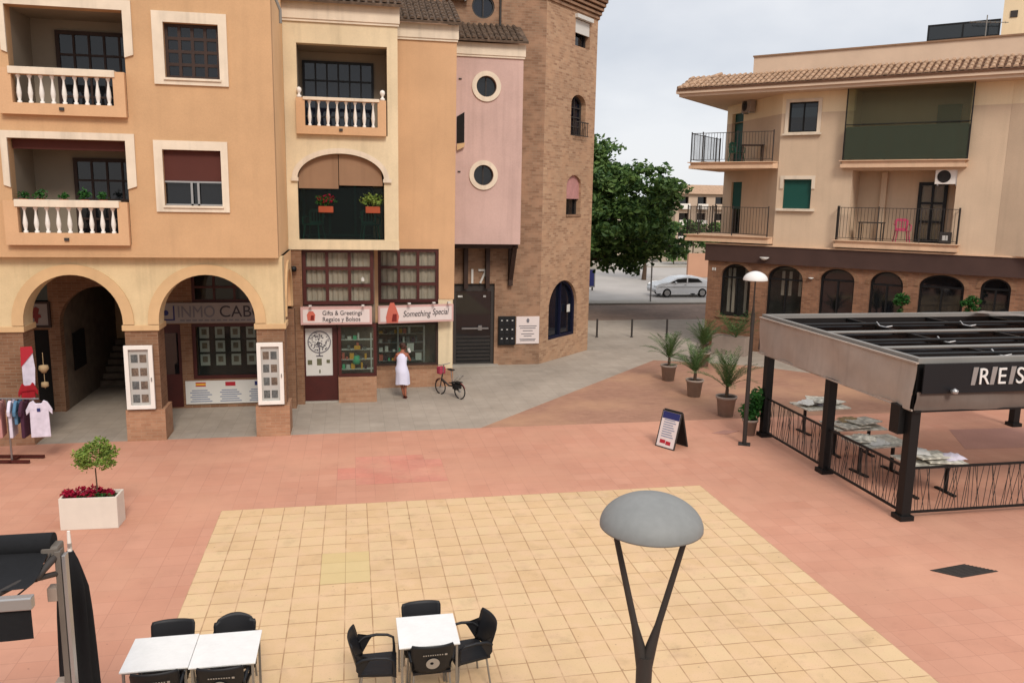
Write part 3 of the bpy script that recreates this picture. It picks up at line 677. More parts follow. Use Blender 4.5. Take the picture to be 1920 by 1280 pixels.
def tile_roof(parent, x0, x1, ys, zs, ye, ze, pitch=.2, material='roofdk', name='roof_tiles', wbf=wb, bed=True):
    """rows of half-round clay tiles running up the slope (ys,zs eave -> ye,ze ridge)"""
    mb = MB(); n = int((x1-x0)/pitch)
    rng = random.Random(int(abs(x0*100))+7)
    L_ = math.hypot(ye-ys, ze-zs); k = max(2, int(L_/.36))
    for i in range(n):
        x = x0+(i+.5)*pitch
        for j in range(k):
            t0 = j/k; t1 = (j+1.12)/k
            dz = rng.uniform(-.008, .012); dx = rng.uniform(-.006, .006)
            vs = []
            for (t, r, lift) in ((t0, pitch*.36, .035), (min(t1, 1.02), pitch*.29, .0)):
                for a in range(7):
                    th = PI*a/6
                    vs.append((x+dx+r*math.cos(th), ys+(ye-ys)*t, zs+(ze-zs)*t+lift+dz+r*1.0*math.sin(th)))
            fs = [(a, a+1, 8+a, 7+a) for a in range(6)]
            mb.add(vs, fs, True)
            mb.add(vs[:7], [(0, 1, 2, 3, 4, 5, 6)])
    wbf(mb, name, material, parent); mb = MB()
    mb.add([(x0, ys, zs), (x1, ys, zs), (x1, ye, ze), (x0, ye, ze), (x0, ys, zs-.07), (x1, ys, zs-.07), (x1, ye, ze-.07), (x0, ye, ze-.07)],
           [(0, 1, 2, 3), (7, 6, 5, 4), (0, 4, 5, 1), (1, 5, 6, 2), (3, 7, 4, 0), (2, 6, 7, 3)])
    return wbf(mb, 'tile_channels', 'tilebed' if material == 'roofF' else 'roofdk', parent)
tile_roof(B, -1.9, 1.5, YB-.28, 11.40, YB+2.6, 12.9)
# shopfront of B
YS = 24.5
f = wb(grid_frame(MB(), -1.43, .62, 2.97, 4.60, 3, 3, YS, YS+.10, bar=.09, edge=.10), 'upper_window', 'wood', B)
wb(MB().box(-1.38, .57, YS+.05, YS+.06, 3.02, 4.55), 'pane', 'glass', f)
cm = MB()
for k in range(40):
    x = -1.4+k*.05
    cm.add([(x, YS+.14+.03*math.sin(k*2.1), 3.0), (x+.05, YS+.14+.03*math.sin((k+1)*2.1), 3.0), (x+.05, YS+.14+.03*math.sin((k+1)*2.1), 4.55), (x, YS+.14+.03*math.sin(k*2.1), 4.55)], [(0, 1, 2, 3)])
wb(cm, 'curtain', 'curtain', f)
d = wb(MB().plate(rect(-1.53, -.47, .05, 2.40), [rect(-1.40, -.62, .82, 2.26)], YS, YS+.08), 'door', 'wood', B)
pn = wb(MB().box(-1.40, -.62, YS+.035, YS+.045, .82, 2.26), 'door_poster', 'paper', d)
tp = MB().plate(ringp(-1.0, 1.84, .34), [ringp(-1.0, 1.84, .31)], YS+.022, YS+.034)
rng = random.Random(3)
for k in range(90):
    a = rng.uniform(0, 2*PI); r = .29*math.sqrt(rng.random()); x = -1.0+r*math.cos(a); z = 1.86+r*math.sin(a)
    tp.box(x-.018, x+.018, YS+.024, YS+.034, z-.014, z+.014)
tp.box(-1.02, -.98, YS+.024, YS+.034, 1.42, 1.84).box(-1.10, -.90, YS+.024, YS+.034, 1.40, 1.44)
wb(tp, 'tree_print', 'textgrey', d)
for q_ in ((-1.35, -1.22, 1.16, 1.30), (-1.08, -.94, 1.14, 1.34), (-.80, -.70, 1.2, 1.3), (-1.02, -.98, .9, 1.0)): wb(MB().box(q_[0], q_[1], YS+.024, YS+.034, q_[2], q_[3]), 'small_print', 'shirtolive', d)
wb(MB().box(-1.62, -.46, YS-.08, YS+.3, 0, .05), 'step', 'kerb', B)
wb(MB().box(-.46, .67, YB+.06, YS+.3, 0, .79), 'window_base', 'brickplinth', B)
f = wb(grid_frame(MB(), -.45, .68, .80, 2.40, 1, 1, YB+.08, YB+.16, edge=.09), 'display_window', 'wood', B)
wb(MB().box(-.40, .62, YB+.115, YB+.125, .86, 2.33), 'pane', 'shopglass', f)
sh = MB(); rng = random.Random(5)
for z in (1.0, 1.3, 1.6, 1.9):
    sh.box(-.36, .58, YB+.2, YB+.42, z-.015, z)
sh.box(.50, .54, YB+.18, YB+.22, .9, 2.1)
wb(sh, 'shelf', 'paper', f)
goods = {'goldprint': MB(), 'greenprint': MB(), 'signred': MB(), 'paper': MB(), 'shirtplum': MB(), 'photo': MB()}
def scatter_goods(x0, x1, y0, y1, zs, n, seed):
    rng = random.Random(seed)
    for z in zs:
        x = x0
        while x < x1-.08:
            wdt = rng.uniform(.05, .13); hh = rng.uniform(.06, .2)
            k = rng.choice(['goldprint', 'signred', 'paper', 'paper', 'shirtplum', 'photo', 'photo', 'greenprint'])
            if rng.random() < .8: goods[k].box(x, x+wdt, y0, y1-rng.uniform(0, .05), z+.001, z+hh)
            x += wdt+rng.uniform(.02, .08)
scatter_goods(-.34, .46, YB+.22, YB+.36, (1.0, 1.3, 1.6, 1.9), 8, 11)
goods['goldprint'].box(.02, .20, YB+.19, YB+.21, 1.60, 1.72); goods['greenprint'].lathe([(0, 1.15), (.11, 1.15), (.12, 1.26), (.09, 1.4), (0, 1.42)], .08, YB+.28, n=12)
for k, mbb in goods.items(): wb(mbb, 'shop_goods', k, f)
wb(MB().box(-1.60, .66, YS+.5, YS+.55, .0, 4.6).box(-1.7, .66, YS+.1, YS+.5, 2.41, 2.96), 'shop_interior', 'interior', B)
wb(MB().box(-2.12, -1.44, YB+.02, YB+.4, 0, 2.6), 'pier', 'brickcol', B)
wb(MB().box(-1.80, -1.44, YB+.02, YB+.4, 2.601, 4.59), 'upper_pier', 'brickcol', B)

# ------------------------------------------------------------------ building C: narrow orange block
C_ = thing('narrow_orange_building', 'narrow windowless orange plaster block between the loggia block and the pink wing', 'building', (2.2, 26.2, 0))
YC = 26.2
wb(MB().plate([(.68, 2.15), (.68, 11.3), (3.29, 11.3), (3.24, 2.9), (2.74, 2.9), (2.74, 4.52), (.80, 4.52), (.80, 2.15)], [], YC, YC+.3), 'wall', 'orange2', C_)
wb(MB().box(1.36, 3.34, YC-.08, YC-.002, 10.95, 11.36).box(1.36, 3.32, YC-.05, YC-.001, 10.88, 10.95), 'cornice', 'cream', C_)
wb(MB().box(2.99, 3.285, YC+.301, YC+3.3, 4.6, 11.3).box(.8, 2.98, YC+.301, YC+3, 11.1, 11.3), 'side_wall', 'orange', C_)
tile_roof(C_, 1.4, 3.4, YC-.28, 11.42, YC+2.0, 12.5)
wb(MB().box(2.73, 3.20, YC+.02, YC+.45, .60, 2.9), 'pier', 'creamwall', C_)
wb(MB().box(.68, 3.22, YC-.02, YC+.45, 0, .59), 'plinth', 'brickplinth', C_)
wb(MB().box(.68, 2.72, YC+.0, YC+.3, .592, .72), 'window_base', 'brickcol', C_)
f = wb(grid_frame(MB(), .80, 2.74, 2.80, 4.52, 3, 3, YC+.05, YC+.14, bar=.09, edge=.10), 'upper_window', 'wood', C_)
wb(MB().box(.85, 2.69, YC+.09, YC+.10, 2.85, 4.47), 'pane', 'glass', f)
cm = MB()
for k in range(38):
    x = .82+k*.05
    cm.add([(x, YC+.19+.03*math.sin(k*1.7), 2.8), (x+.05, YC+.19+.03*math.sin((k+1)*1.7), 2.8), (x+.05, YC+.19+.03*math.sin((k+1)*1.7), 4.5), (x, YC+.19+.03*math.sin(k*1.7), 4.5)], [(0, 1, 2, 3)])
wb(cm, 'curtain', 'curtain', f)
f = wb(grid_frame(MB(), .70, 2.72, .72, 2.14, 1, 1, YC+.05, YC+.14, edge=.07), 'display_window', 'wooddk', C_)
wb(MB().box(.75, 2.66, YC+.09, YC+.10, .78, 2.08), 'pane', 'shopglass', f)
sh = MB()
for z in (.85, 1.15, 1.45, 1.75): sh.box(.8, 2.3, YC+.25, YC+.5, z-.015, z)
sh.box(1.40, 1.46, YC+.2, YC+.24, .8, 2.0).box(2.25, 2.31, YC+.2, YC+.24, .8, 2.0).box(.8, 2.31, YC+.2, YC+.24, 1.98, 2.02)
wb(sh, 'shelf', 'alu', f)
for k in goods: goods[k] = MB()
scatter_goods(.82, 2.2, YC+.27, YC+.42, (.85, 1.15, 1.45, 1.75), 8, 23)
goods['paper'].box(1.72, 1.95, YC+.24, YC+.26, 1.16, 1.42).box(2.0, 2.2, YC+.24, YC+.26, .86, 1.1)
for k, mbb in goods.items(): wb(mbb, 'shop_goods', k, f)
wb(MB().box(.70, 2.9, YC+.9, YC+.95, 0, 4.6).box(.7, 2.72, YC+.15, YC+.6, 2.16, 2.79), 'shop_interior', 'interior', C_)

# ------------------------------------------------------------------ building D: pink wing over the recessed entrance
D_ = thing('pink_building', 'pink plastered wing with two round windows over the recessed entrance numbered 17', 'building', (4.6, 28.3, 0))
YD = 28.3
c1 = (4.57, 9.89); c2 = (4.50, 6.94)
wb(MB().plate(rect(3.30, 5.84, 4.57, 11.2), [ringp(*c1, .345), ringp(*c2, .345)], YD, YD+.3), 'wall', 'pink', D_)
wb(MB().box(3.30, 5.835, YD+.301, 29.49, 4.57, 4.7).box(5.60, 5.834, YD+.301, 29.49, 4.71, 11.2).box(3.31, 5.59, YD+.301, 29.49, 11.0, 11.2), 'side_wall', 'pink', D_)
wb(MB().box(3.3, 5.90, YD-.08, YD-.002, 10.90, 11.28).box(3.3, 5.88, YD-.05, YD-.001, 10.83, 10.90), 'cornice', 'cream', D_)
tile_roof(D_, 3.4, 5.95, YD-.28, 11.36, YD+1.15, 12.1)
for c in (c1, c2):
    t = wb(MB().plate(ringp(*c, .50), [ringp(*c, .345)], YD-.05, YD-.002), 'round_window', 'cream', D_)
    wb(MB().plate(ringp(*c, .345), [], YD+.16, YD+.17), 'pane', 'glassdk', t)
    wb(MB().plate(ringp(*c, .345), [ringp(*c, .31)], YD+.12, YD+.155).box(c[0]-.02, c[0]+.02, YD+.12, YD+.155, c[1]-.31, c[1]+.31), 'sash', 'iron', t)
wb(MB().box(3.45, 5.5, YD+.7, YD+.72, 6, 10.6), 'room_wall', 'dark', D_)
wb(MB().plate([(3.56, 7.98), (3.82, 8.02), (3.82, 9.02), (3.56, 8.86)], [], YD-.04, YD-.004), 'slot_window', 'dark', D_)
wb(MB().plate([(3.56, 7.74), (3.80, 7.86), (3.84, 8.0), (3.56, 7.96)], [], YD-.12, YD-.004), 'slot_window_sill', 'ring', D_)
wb(MB().box(3.62, 3.72, YD-.03, YD-.003, 10.08, 10.12).box(3.60, 3.70, YD-.03, YD-.003, 7.02, 7.06), 'vent_hole', 'iron', D_)
for x in (3.98, 4.78):
    wb(MB().box(x, x+.14, YD+.9, 29.46, 2.9, 4.56), 'timber_post', 'wooddk', D_)
wb(MB().bar((5.72, YD+.35, 4.5), (5.72, 29.4, 3.2), .16).box(5.64, 5.80, 29.3, 29.46, 3.0, 4.56), 'timber_bracket', 'wooddk', D_)
wb(MB().box(3.3, 5.84, YD+.35, 29.4, 4.40, 4.56), 'timber_ceiling', 'wooddk', D_)

# ------------------------------------------------------------------ brick tower
T = thing('brick_tower', 'tall brown brick tower with a chamfered corner, small arched windows and a stepped brick cornice', 'tower', (6.9, 29.5, 0))
YT = 29.5
wb(MB().plate([(3.3, 0), (3.62, 0), (3.62, 3.06), (5.16, 3.06), (5.16, 0), (6.9, 0), (6.9, 14.5), (-2.0, 14.5), (-2.0, 11.4), (3.3, 11.4)], [ringp(4.62, 12.72, .40)], YT, YT+.4), 'front_wall', 'brick', T)
t45 = Matrix.Translation((6.9, YT, 0)) @ Matrix.Rotation(R(45), 4, 'Z')
w45 = MB()
LT = 3.8
wh = [rect(2.05, 3.20, 11.88, 12.98), archp(1.90, 3.03, 8.58, 9.75, 10.12), archp(1.72, 2.86, 5.52, 6.66, 7.1), archp(.62, 2.80, .80, 2.0, 3.06)]
w45.plate(rect(.0, LT, 0, 14.2), wh, 0, .4, t45)
wb(w45, 'chamfer_wall', 'bricklit', T)
e = t45 @ Vector((LT, 0, 0))
wb(MB().box(e.x-.4, e.x-.005, e.y+.01, e.y+5, 0, 14.2).box(-2, e.x-.41, e.y+4.6, e.y+5, 0, 14.2).box(-2, e.x-.41, e.y+.3, e.y+4.59, 14.0, 14.2), 'side_wall', 'brick', T)
def b45(u0, u1, y0, y1, z0, z1): return MB().box(u0, u1, y0, y1, z0, z1, t45)
cn = MB()
for k in range(5):
    o_ = .06+.07*k; z = 13.10+k*.15
    cn.box(-o_*.41, LT+o_*.41+.02, -o_, -.002, z, z+.09 if k < 4 else z+.16, t45)
    cn.box(LT-.3, LT+o_*.7, -.001, 3, z, z+.09, t45) if False else None
wb(cn, 'stepped_cornice', 'brick', T)
cn2 = MB()
for k in range(5):
    o_ = .06+.07*k; z = 13.10+k*.15
    cn2.box(e.x-.003, e.x+o_, e.y-o_*.3, e.y+5, z, z+.09 if k < 4 else z+.16)
    cn2.box(-2, 6.9-o_*.41, YT-o_, YT-.002, z, z+.09 if k < 4 else z+.16)
wb(cn2, 'side_cornice', 'brick', T)
wb(MB().box(-2, 6.85, YT-.5, YT+5, 13.88, 13.98), 'roof_edge', 'roofdk', T)
wb(b45(-.1, LT+.4, -.48, 4, 13.88, 13.98), 'roof_edge', 'roofdk', T)
# round window high on the front
t = wb(MB().plate(ringp(4.62, 12.72, .40), [ringp(4.62, 12.72, .35)], YT+.05, YT+.12).box(4.60, 4.64, YT+.05, YT+.12, 12.37, 13.07), 'round_window', 'iron', T)
wb(MB().plate(ringp(4.62, 12.72, .37), [], YT+.13, YT+.14), 'pane', 'glassbl', t)
wb(MB().tube([(5.22, YT-.05, 14), (5.22, YT-.05, 12.1)], .04), 'drain_pipe', 'iron', T)
# chamfer windows
t = wb(MB().plate(rect(2.05, 3.20, 11.88, 12.98), [rect(2.12, 3.13, 11.95, 12.91)], .2, .26, t45), 'window', 'iron', T)
wb(b45(2.05, 3.20, .265, .275, 11.88, 12.98), 'pane', 'glassdk', t)
wb(b45(2.02, 3.22, .04, .10, 12.36, 12.84), 'roller_blind', 'paper', t)
wb(b45(2.0, 3.24, -.12, .04, 12.86, 13.0), 'awning_box', 'paper', t)
wb(b45(2.30, 3.20, -.05, .02, 11.88, 12.4) if False else grid_frame(MB(), 2.35, 3.2, 11.9, 12.34, 1, 1, -.02, .02, edge=.06), 'window_guard', 'iron', T) if False else None
t = wb(MB().plate(archp(1.90, 3.03, 8.58, 9.75, 10.12), [archp(1.98, 2.95, 8.66, 9.75, 10.04)], .2, .26, t45), 'arched_window', 'iron', T)
wb(MB().plate(archp(1.90, 3.03, 8.58, 9.75, 10.12), [], .27, .28, t45), 'pane', 'glassbl', t)
gb = MB()
for z in (8.95, 9.3, 9.65): gb.box(1.95, 2.98, .195, .215, z-.02, z+.02, t45)
gb.box(2.44, 2.48, .194, .214, 8.6, 10.1, t45)
gb2 = MB()
for k in range(8): gb2.box(2.0+k*.14, 2.02+k*.14, -.14, -.12, 8.6, 9.1, t45)
gb2.box(1.98, 3.04, -.15, -.11, 9.08, 9.12, t45).box(1.98, 3.04, -.15, -.11, 8.58, 8.61, t45)
wb(gb, 'glazing_bars', 'iron', t); wb(gb2, 'guard_rail', 'iron', t)
t = wb(MB().plate(archp(1.72, 2.86, 5.52, 6.66, 7.1), [archp(1.80, 2.78, 5.60, 6.66, 7.02)], .2, .26, t45), 'arched_window', 'iron', T)
wb(b45(1.72, 2.86, .27, .28, 5.52, 6.3), 'pane', 'glassdk', t)
wb(MB().plate([(1.72, 6.20), (2.86, 6.20)]+[(2.29+.57*math.cos(PI*i/16), 6.66+.44*math.sin(PI*i/16)) for i in range(17)], [], .10, .12, t45), 'sun_blind', 'shirtrose', t)
wb(MB().plate([(1.72, 5.52), (2.86, 5.52), (2.86, 5.6), (1.72, 5.6)], [], -.04, .0, t45), 'sill', 'brick', t)
t = wb(MB().plate(archp(.62, 2.80, .80, 2.0, 3.06, 24), [archp(.72, 2.70, .90, 2.0, 2.96, 24)], .12, .22, t45).box(1.68, 1.74, .12, .22, .9, 2.95, t45), 'arched_shop_window', 'navy', T)
wb(MB().plate(archp(.62, 2.80, .80, 2.0, 3.06, 24), [], .23, .24, t45), 'pane', 'glassbl', t)
wb(b45(2.2, 2.42, .10, .118, 1.75, 2.05), 'window_notice', 'paper', t)
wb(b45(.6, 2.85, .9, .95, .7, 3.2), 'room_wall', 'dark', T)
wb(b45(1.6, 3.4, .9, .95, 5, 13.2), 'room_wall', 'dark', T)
# entrance door number 17
d = wb(MB().plate(rect(3.62, 5.16, 0.02, 3.06), [rect(3.74, 5.04, .10, 2.78)], YT+.1, YT+.18), 'entrance_door', 'iron', T)
wb(MB().box(3.74, 5.04, YT+.13, YT+.14, .10, 2.78), 'pane', 'glassdk', d)
wb(MB().box(3.95, 4.95, YT+.04, YT+.08, 1.36, 1.42).box(4.56, 4.70, YT+.03, YT+.095, 1.32, 1.50), 'door_bar', 'steel', d)
br_ = MB()
for z in (.2, .34, .48, .62, .76, .9, 1.04): br_.box(3.76, 5.02, YT+.105, YT+.125, z, z+.05)
wb(MB().box(3.80, 3.98, YT+.09, YT+.099, 2.55, 2.62), 'door_label', 'paper', d); wb(MB().box(4.75, 4.85, YT+.09, YT+.099, 2.55, 2.62), 'door_label', 'paper', d)
wb(br_, 'louvre', 'pole', d)
wb(MB().box(3.62, 5.16, YT+1.5, YT+1.55, 0, 3.1), 'hall_wall', 'dark', T)
wb(MB().box(3.5, 5.3, YT-.25, YT+.1, 0, .04), 'doorstep', 'kerb', T)
nm = thing('house_number', 'pale number 17 standing above the dark entrance door', 'house number', (4.12, YT-.03, 3.08))
o = text_obj('digits', '17', .76, 'paper', nm, (0, 0, .0), depth=.06, xs=1.0)
mbx = thing('mailboxes', 'black bank of mailboxes on the brick wall beside the entrance door', 'mailboxes', (5.3, YT, .77))
MB().box(0, .64, -.14, -.003, 0, 1.08).build('cabinet', 'black', mbx, .006)
for i in range(3):
    for j in range(3):
        q = MB().box(.04+i*.2, .20+i*.2, -.155, -.141, .06+j*.34, .34+j*.34).build('box_door', 'blackplastic', mbx, .004)
        MB().box(.09+i*.2, .15+i*.2, -.162, -.156, .24+j*.34, .27+j*.34).build('name_plate', 'paper', q)
pq = thing('wall_plaque', 'square white notice board with grey lines beside the mailboxes', 'notice board', (5.99, YT, .80))
MB().box(0, .88, -.05, -.003, 0, 1.03).build('board', 'signwhite', pq, .004)
lp = MB()
for k, (wd, z) in enumerate(((.68, .66), (.6, .58), (.38, .48), (.5, .36), (.3, .28), (.62, .16), (.56, .11))): lp.box(.44-wd/2, .44+wd/2, -.056, -.051, z, z+.028)
lp.lathe([(0, 0), (.05, 0)], 0, 0, n=3) if False else None
lp.plate([(.40, .80), (.48, .80), (.50, .90), (.46, .96), (.42, .96), (.38, .90)], [], -.056, -.051)
lp.build('lettering', 'textgrey', pq)
# ------------------------------------------------------------------ signs and shop things on the left buildings
s = thing('shop_sign', 'greyish estate agency sign board with big letters over the window behind the second arch', 'sign', (-5.4, BW, 2.50))
MB().box(0, 3.25, -.08, -.003, 0, .58).build('board', 'signgrey', s, .004)
o = text_obj('lettering', 'INMO', .47, 'textgrey', s, (.50, -.086, .17), xs=.84)
o = text_obj('lettering', 'CABO', .47, 'text', s, (1.64, -.086, .17), xs=.98)
mb = MB()
for k in range(16): mb.box(.58+k*.165, .70+k*.165, -.086, -.081, .06, .10)
mb.build('small_lettering', 'textgrey', s)
MB().box(.08, .40, -.086, -.081, .08, .12).box(.40, .44, -.086, -.081, .08, .5).lathe([(0, 0)], 0, 0, n=3).build('bracket_mark', 'text', s) if False else MB().box(.08, .44, -.086, -.081, .08, .12).box(.40, .44, -.086, -.081, .12, .5).plate(ringp(.2, .3, .08, 12), [], -.086, -.081).build('emblem', 'bluesign', s)
s = thing('poster_board', 'pale poster with three flags and columns of text under the agency window', 'poster', (-4.78, BW, .12))
MB().box(0, 2.5, -.04, -.003, 0, .68).build('board', 'paper', s)
mb = MB()
for i in range(3):
    for j in range(6): mb.box(.12+i*.82+(j % 2)*.05, .72+i*.82-(j % 3)*.06, -.046, -.041, .06+j*.065, .09+j*.065)
mb.build('text_lines', 'lineprint', s)
MB().box(.28, .56, -.046, -.041, .52, .64).build('flag', 'goldprint', s); MB().box(.28, .56, -.05, -.047, .52, .55).box(.28, .56, -.05, -.047, .61, .64).build('flag_stripes', 'redprint', s)
MB().box(1.1, 1.38, -.046, -.041, .52, .64).build('flag', 'redprint', s)
MB().box(1.92, 2.0, -.046, -.041, .52, .64).build('flag', 'bluesign', s); MB().box(2.08, 2.16, -.046, -.041, .52, .64).build('flag', 'redprint', s)
s = thing('shop_sign', 'small square framed sign with a dark red figure high up behind the first arch', 'sign', (-8.95, BW, 2.42))
MB().plate(rect(0, .75, 0, .72), [rect(.06, .69, .06, .66)], -.08, -.003).build('frame', 'wooddk', s); MB().box(.06, .69, -.05, -.003, .06, .66).build('board', 'signgrey', s)
MB().plate([(.34, .12), (.42, .12), (.44, .26), (.52, .28), (.50, .36), (.44, .38), (.48, .52), (.40, .58), (.30, .52), (.32, .38), (.28, .28), (.34, .26)], [], -.06, -.051).build('figure', 'signdkred', s)
# two display cases on the pillars
def display_case(x, y, z, w_, h_, label, seed):
    s = thing('display_case', label, 'display case', (x, y, z), 0, 'white display cases on the arcade pillars')
    MB().plate(rect(0, w_, 0, h_), [rect(.10, w_-.10, .10, h_-.10)], -.10, -.02).build('case', 'white', s, .008)
    MB().box(.02, w_-.02, -.02, .05, .02, h_-.02).build('back_board', 'paper', s)
    MB().box(.10, w_-.10, -.085, -.08, .10, h_-.10).build('pane', 'clearglass', s)
    MB().box(w_-.06, w_-.04, -.125, -.101, h_*.44, h_*.5).build('latch', 'steel', s)
    rng = random.Random(seed)
    for i in range(2):
        for j in range(4):
            x0 = .14+i*(w_-.26)/2; z0 = .16+j*(h_-.26)/4
            MB().box(x0, x0+(w_-.34)/2, -.026, -.021, z0, z0+.20).build('photo', rng.choice(['photo', 'photo2']), s)
    return s
display_case(-5.52, 21.05, .84, .66, 1.60, 'white glass-fronted photo case hung on the middle arcade pillar', 1)
display_case(-2.40, 21.05, .86, .64, 1.60, 'white glass-fronted photo case hung on the corner arcade pillar', 2)
s = thing('small_sign', 'tiny white plate on the brick pier beside the brown shop door', 'sign', (-1.84, YB, 1.45))
MB().plate([(0, 0), (.08, 0), (.08, .2), (.17, .2), (.17, .34), (0, .34)], [], -.03, .01).build('plate', 'signwhite', s)
# sign over the shop door
s = thing('shop_sign', 'pinkish fascia sign reading gifts and greetings over the brown shop door', 'sign', (-1.50, YB-.10, 2.42))
MB().box(0, 2.05, -.06, .24, 0, .51).build('box', 'signpink', s, .006)
MB().box(.07, 1.98, -.066, -.061, .06, .45).build('panel', 'signwhite', s)
text_obj('lettering', 'Gifts & Greetings', .185, 'text', s, (.62, -.072, .285), xs=.88)
text_obj('lettering', 'Regalos y Bolsos', .185, 'text', s, (.62, -.072, .10), xs=.88)
MB().plate([(.20, .12), (.40, .12), (.42, .30), (.36, .40), (.24, .40), (.18, .30)], [], -.072, -.067).build('emblem', 'signred', s)
MB().plate([(.28, .14), (.38, .14), (.38, .28), (.30, .28)], [], -.078, -.073).build('emblem_core', 'signdkred', s)
for x in (.25, 1.75):
    MB().box(x, x+.08, -.25, -.17, .56, .60).bar((x+.04, .05, .52), (x+.04, -.21, .58), .02).build('spotlight', 'paper', s)
s = thing('shop_sign', 'white slanting fascia sign reading something special with a coral figure at its left end', 'sign', (.76, 25.55, 2.22), R(10))
MB().box(0, 2.45, -.08, .0, .0, .56).build('box', 'signpink', s, .006)
MB().box(.06, 2.39, -.086, -.081, .06, .50).build('panel', 'signwhite', s)
text_obj('lettering', 'Something', .27, 'text', s, (.78, -.092, .2), xs=.78, shear=.25)
text_obj('lettering', 'Special', .27, 'text', s, (1.74, -.092, .24), xs=.72, shear=.25)
MB().plate([(.26, .02), (.62, .02), (.66, .22), (.58, .46), (.50, .66), (.38, .66), (.30, .44), (.24, .2)], [], -.095, -.087).build('figure', 'signred', s)
MB().plate([(.42, .06), (.58, .06), (.58, .3), (.46, .3)], [], -.101, -.096).build('figure_core', 'signdkred', s)
for x in (.9, 1.7, 2.2):
    MB().box(x, x+.09, -.30, -.20, .62, .66).bar((x+.045, -.02, .56), (x+.045, -.25, .64), .02).build('spotlight', 'paper', s)
s = thing('security_camera', 'small pale camera bracketed on the brown upper shop window', 'camera', (.30, YS, 3.72))
MB().box(-.04, .04, -.22, -.02, -.04, .04).tube([(0, -.05, 0), (0, .0, .06)], .015).build('body', 'paper', s)
s = thing('wall_lamp', 'small dark round lamp on the brick pier under the cream block', 'lamp', (-1.66, YB, 4.05))
MB().lathe([(0, -.09), (.07, -.07), (.09, 0), (.07, .06), (0, .08)], 0, -.1, n=14).bar((0, -.05, 0), (0, .02, 0), .05).build('body', 'black', s)
# plants in and on the balconies
def pot_plant(name, label, cat, loc, r, h, lr, mat_leaf, n, seed, potm='terracotta', group=None, flowers=None, lsz=.09, trough=None):
    t = thing(name, label, cat, loc, 0, group)
    if trough:
        MB().box(-trough/2, trough/2, -r, r, 0, h).build('pot', potm, t, .01)
    else:
        MB().lathe([(0, 0), (r*.7, 0), (r, h), (r*1.08, h), (r*1.08, h*.86), (r*.98, h*.86)], n=16).build('pot', potm, t)
    MB().lathe([(0, h*.93), (r*.95, h*.93)], n=12).build('soil', 'soil', t)
    mb = MB(); rng = random.Random(seed)
    leaves(mb, clump_points((0, 0, h+lr*.7), (lr*(1.5 if trough else 1), lr*.8, lr*.8), n, rng, .1), lsz, rng)
    for k in range(5):
        a = rng.uniform(0, 6.28); mb.tube([(0, 0, h*.9), (lr*.5*math.cos(a), lr*.5*math.sin(a), h+lr*.9)], .006, 4)
    mb.build('foliage', mat_leaf, t)
    if flowers:
        mb = MB(); leaves(mb, clump_points((0, 0, h+lr*.9), (lr*1.1, lr*.8, lr*.6), flowers[1], rng, .5), .07, rng)
        mb.build('flowers', flowers[0], t)
    return t
for k, (x, s_, lab) in enumerate(((-7.4, .5, 'trailing'), (-7.05, .62, 'bushy'), (-6.55, .4, 'low'), (-6.1, .66, 'spiky tall'), (-5.7, .5, 'small upright'))):
    pot_plant('potted_plant', ['leftmost low pot plant on the lower left balcony rail', 'second bushy pot plant from the left on the lower left balcony rail', 'small middle pot plant on the lower left balcony rail', 'taller spiky pot plant right of the middle of the lower left balcony', 'rightmost pot plant on the lower left balcony rail'][k],
              'plant', (x, YU-.06, 5.793), .09, .15, .17*s_*1.6, 'plant', 90, 40+k, group='plants along the lower left balcony', lsz=.07)
pot_plant('hanging_planter', 'orange trough of pink flowers hanging left inside the wide arched opening', 'planter', (-.72, YB+.16, 5.66), .1, .18, .24, 'plant', 160, 60, potm='terracotta', flowers=('magenta', 60), trough=.42, lsz=.07)
pot_plant('hanging_planter', 'orange trough of yellow-green foliage hanging right inside the wide arched opening', 'planter', (.62, YB+.16, 5.66), .1, .19, .28, 'leafpot', 200, 61, potm='terracotta', trough=.42, lsz=.09)
def hang_bar(): pass
def resin_chair(name, label, loc, rz, material, group=None):
    t = thing(name, label, 'chair', loc, rz, group)
    MB().box(-.24, .24, -.22, .22, .41, .44).build('seat', material, t, .015)
    b = MB(); b.plate([(-.22, .44), (.22, .44), (.25, .80), (.15, .88), (-.15, .88), (-.25, .80)], [rect(-.16+i*.09, -.10+i*.09, .52, .78) for i in range(4)], .20, .225)
    b.build('backrest', material, t)
    for sx in (-1, 1):
        MB().tube([(sx*.26, -.2, .42), (sx*.27, -.2, .63), (sx*.27, .2, .66)], .02, 8).build('armrest', material, t)
        for sy in (-1, 1): MB().tube([(sx*.2, sy*.18, .42), (sx*.25, sy*.23, 0)], .022, 8).build('leg', material, t)
    return t
resin_chair('resin_chair', 'grey-green garden chair standing right inside the wide arched opening', (.55, YB+.9, 4.87), R(10), 'greenplastic')
resin_chair('resin_chair', 'grey-green garden chair standing left inside the wide arched opening', (-1.1, YB+.9, 4.87), R(-20), 'greenplastic')
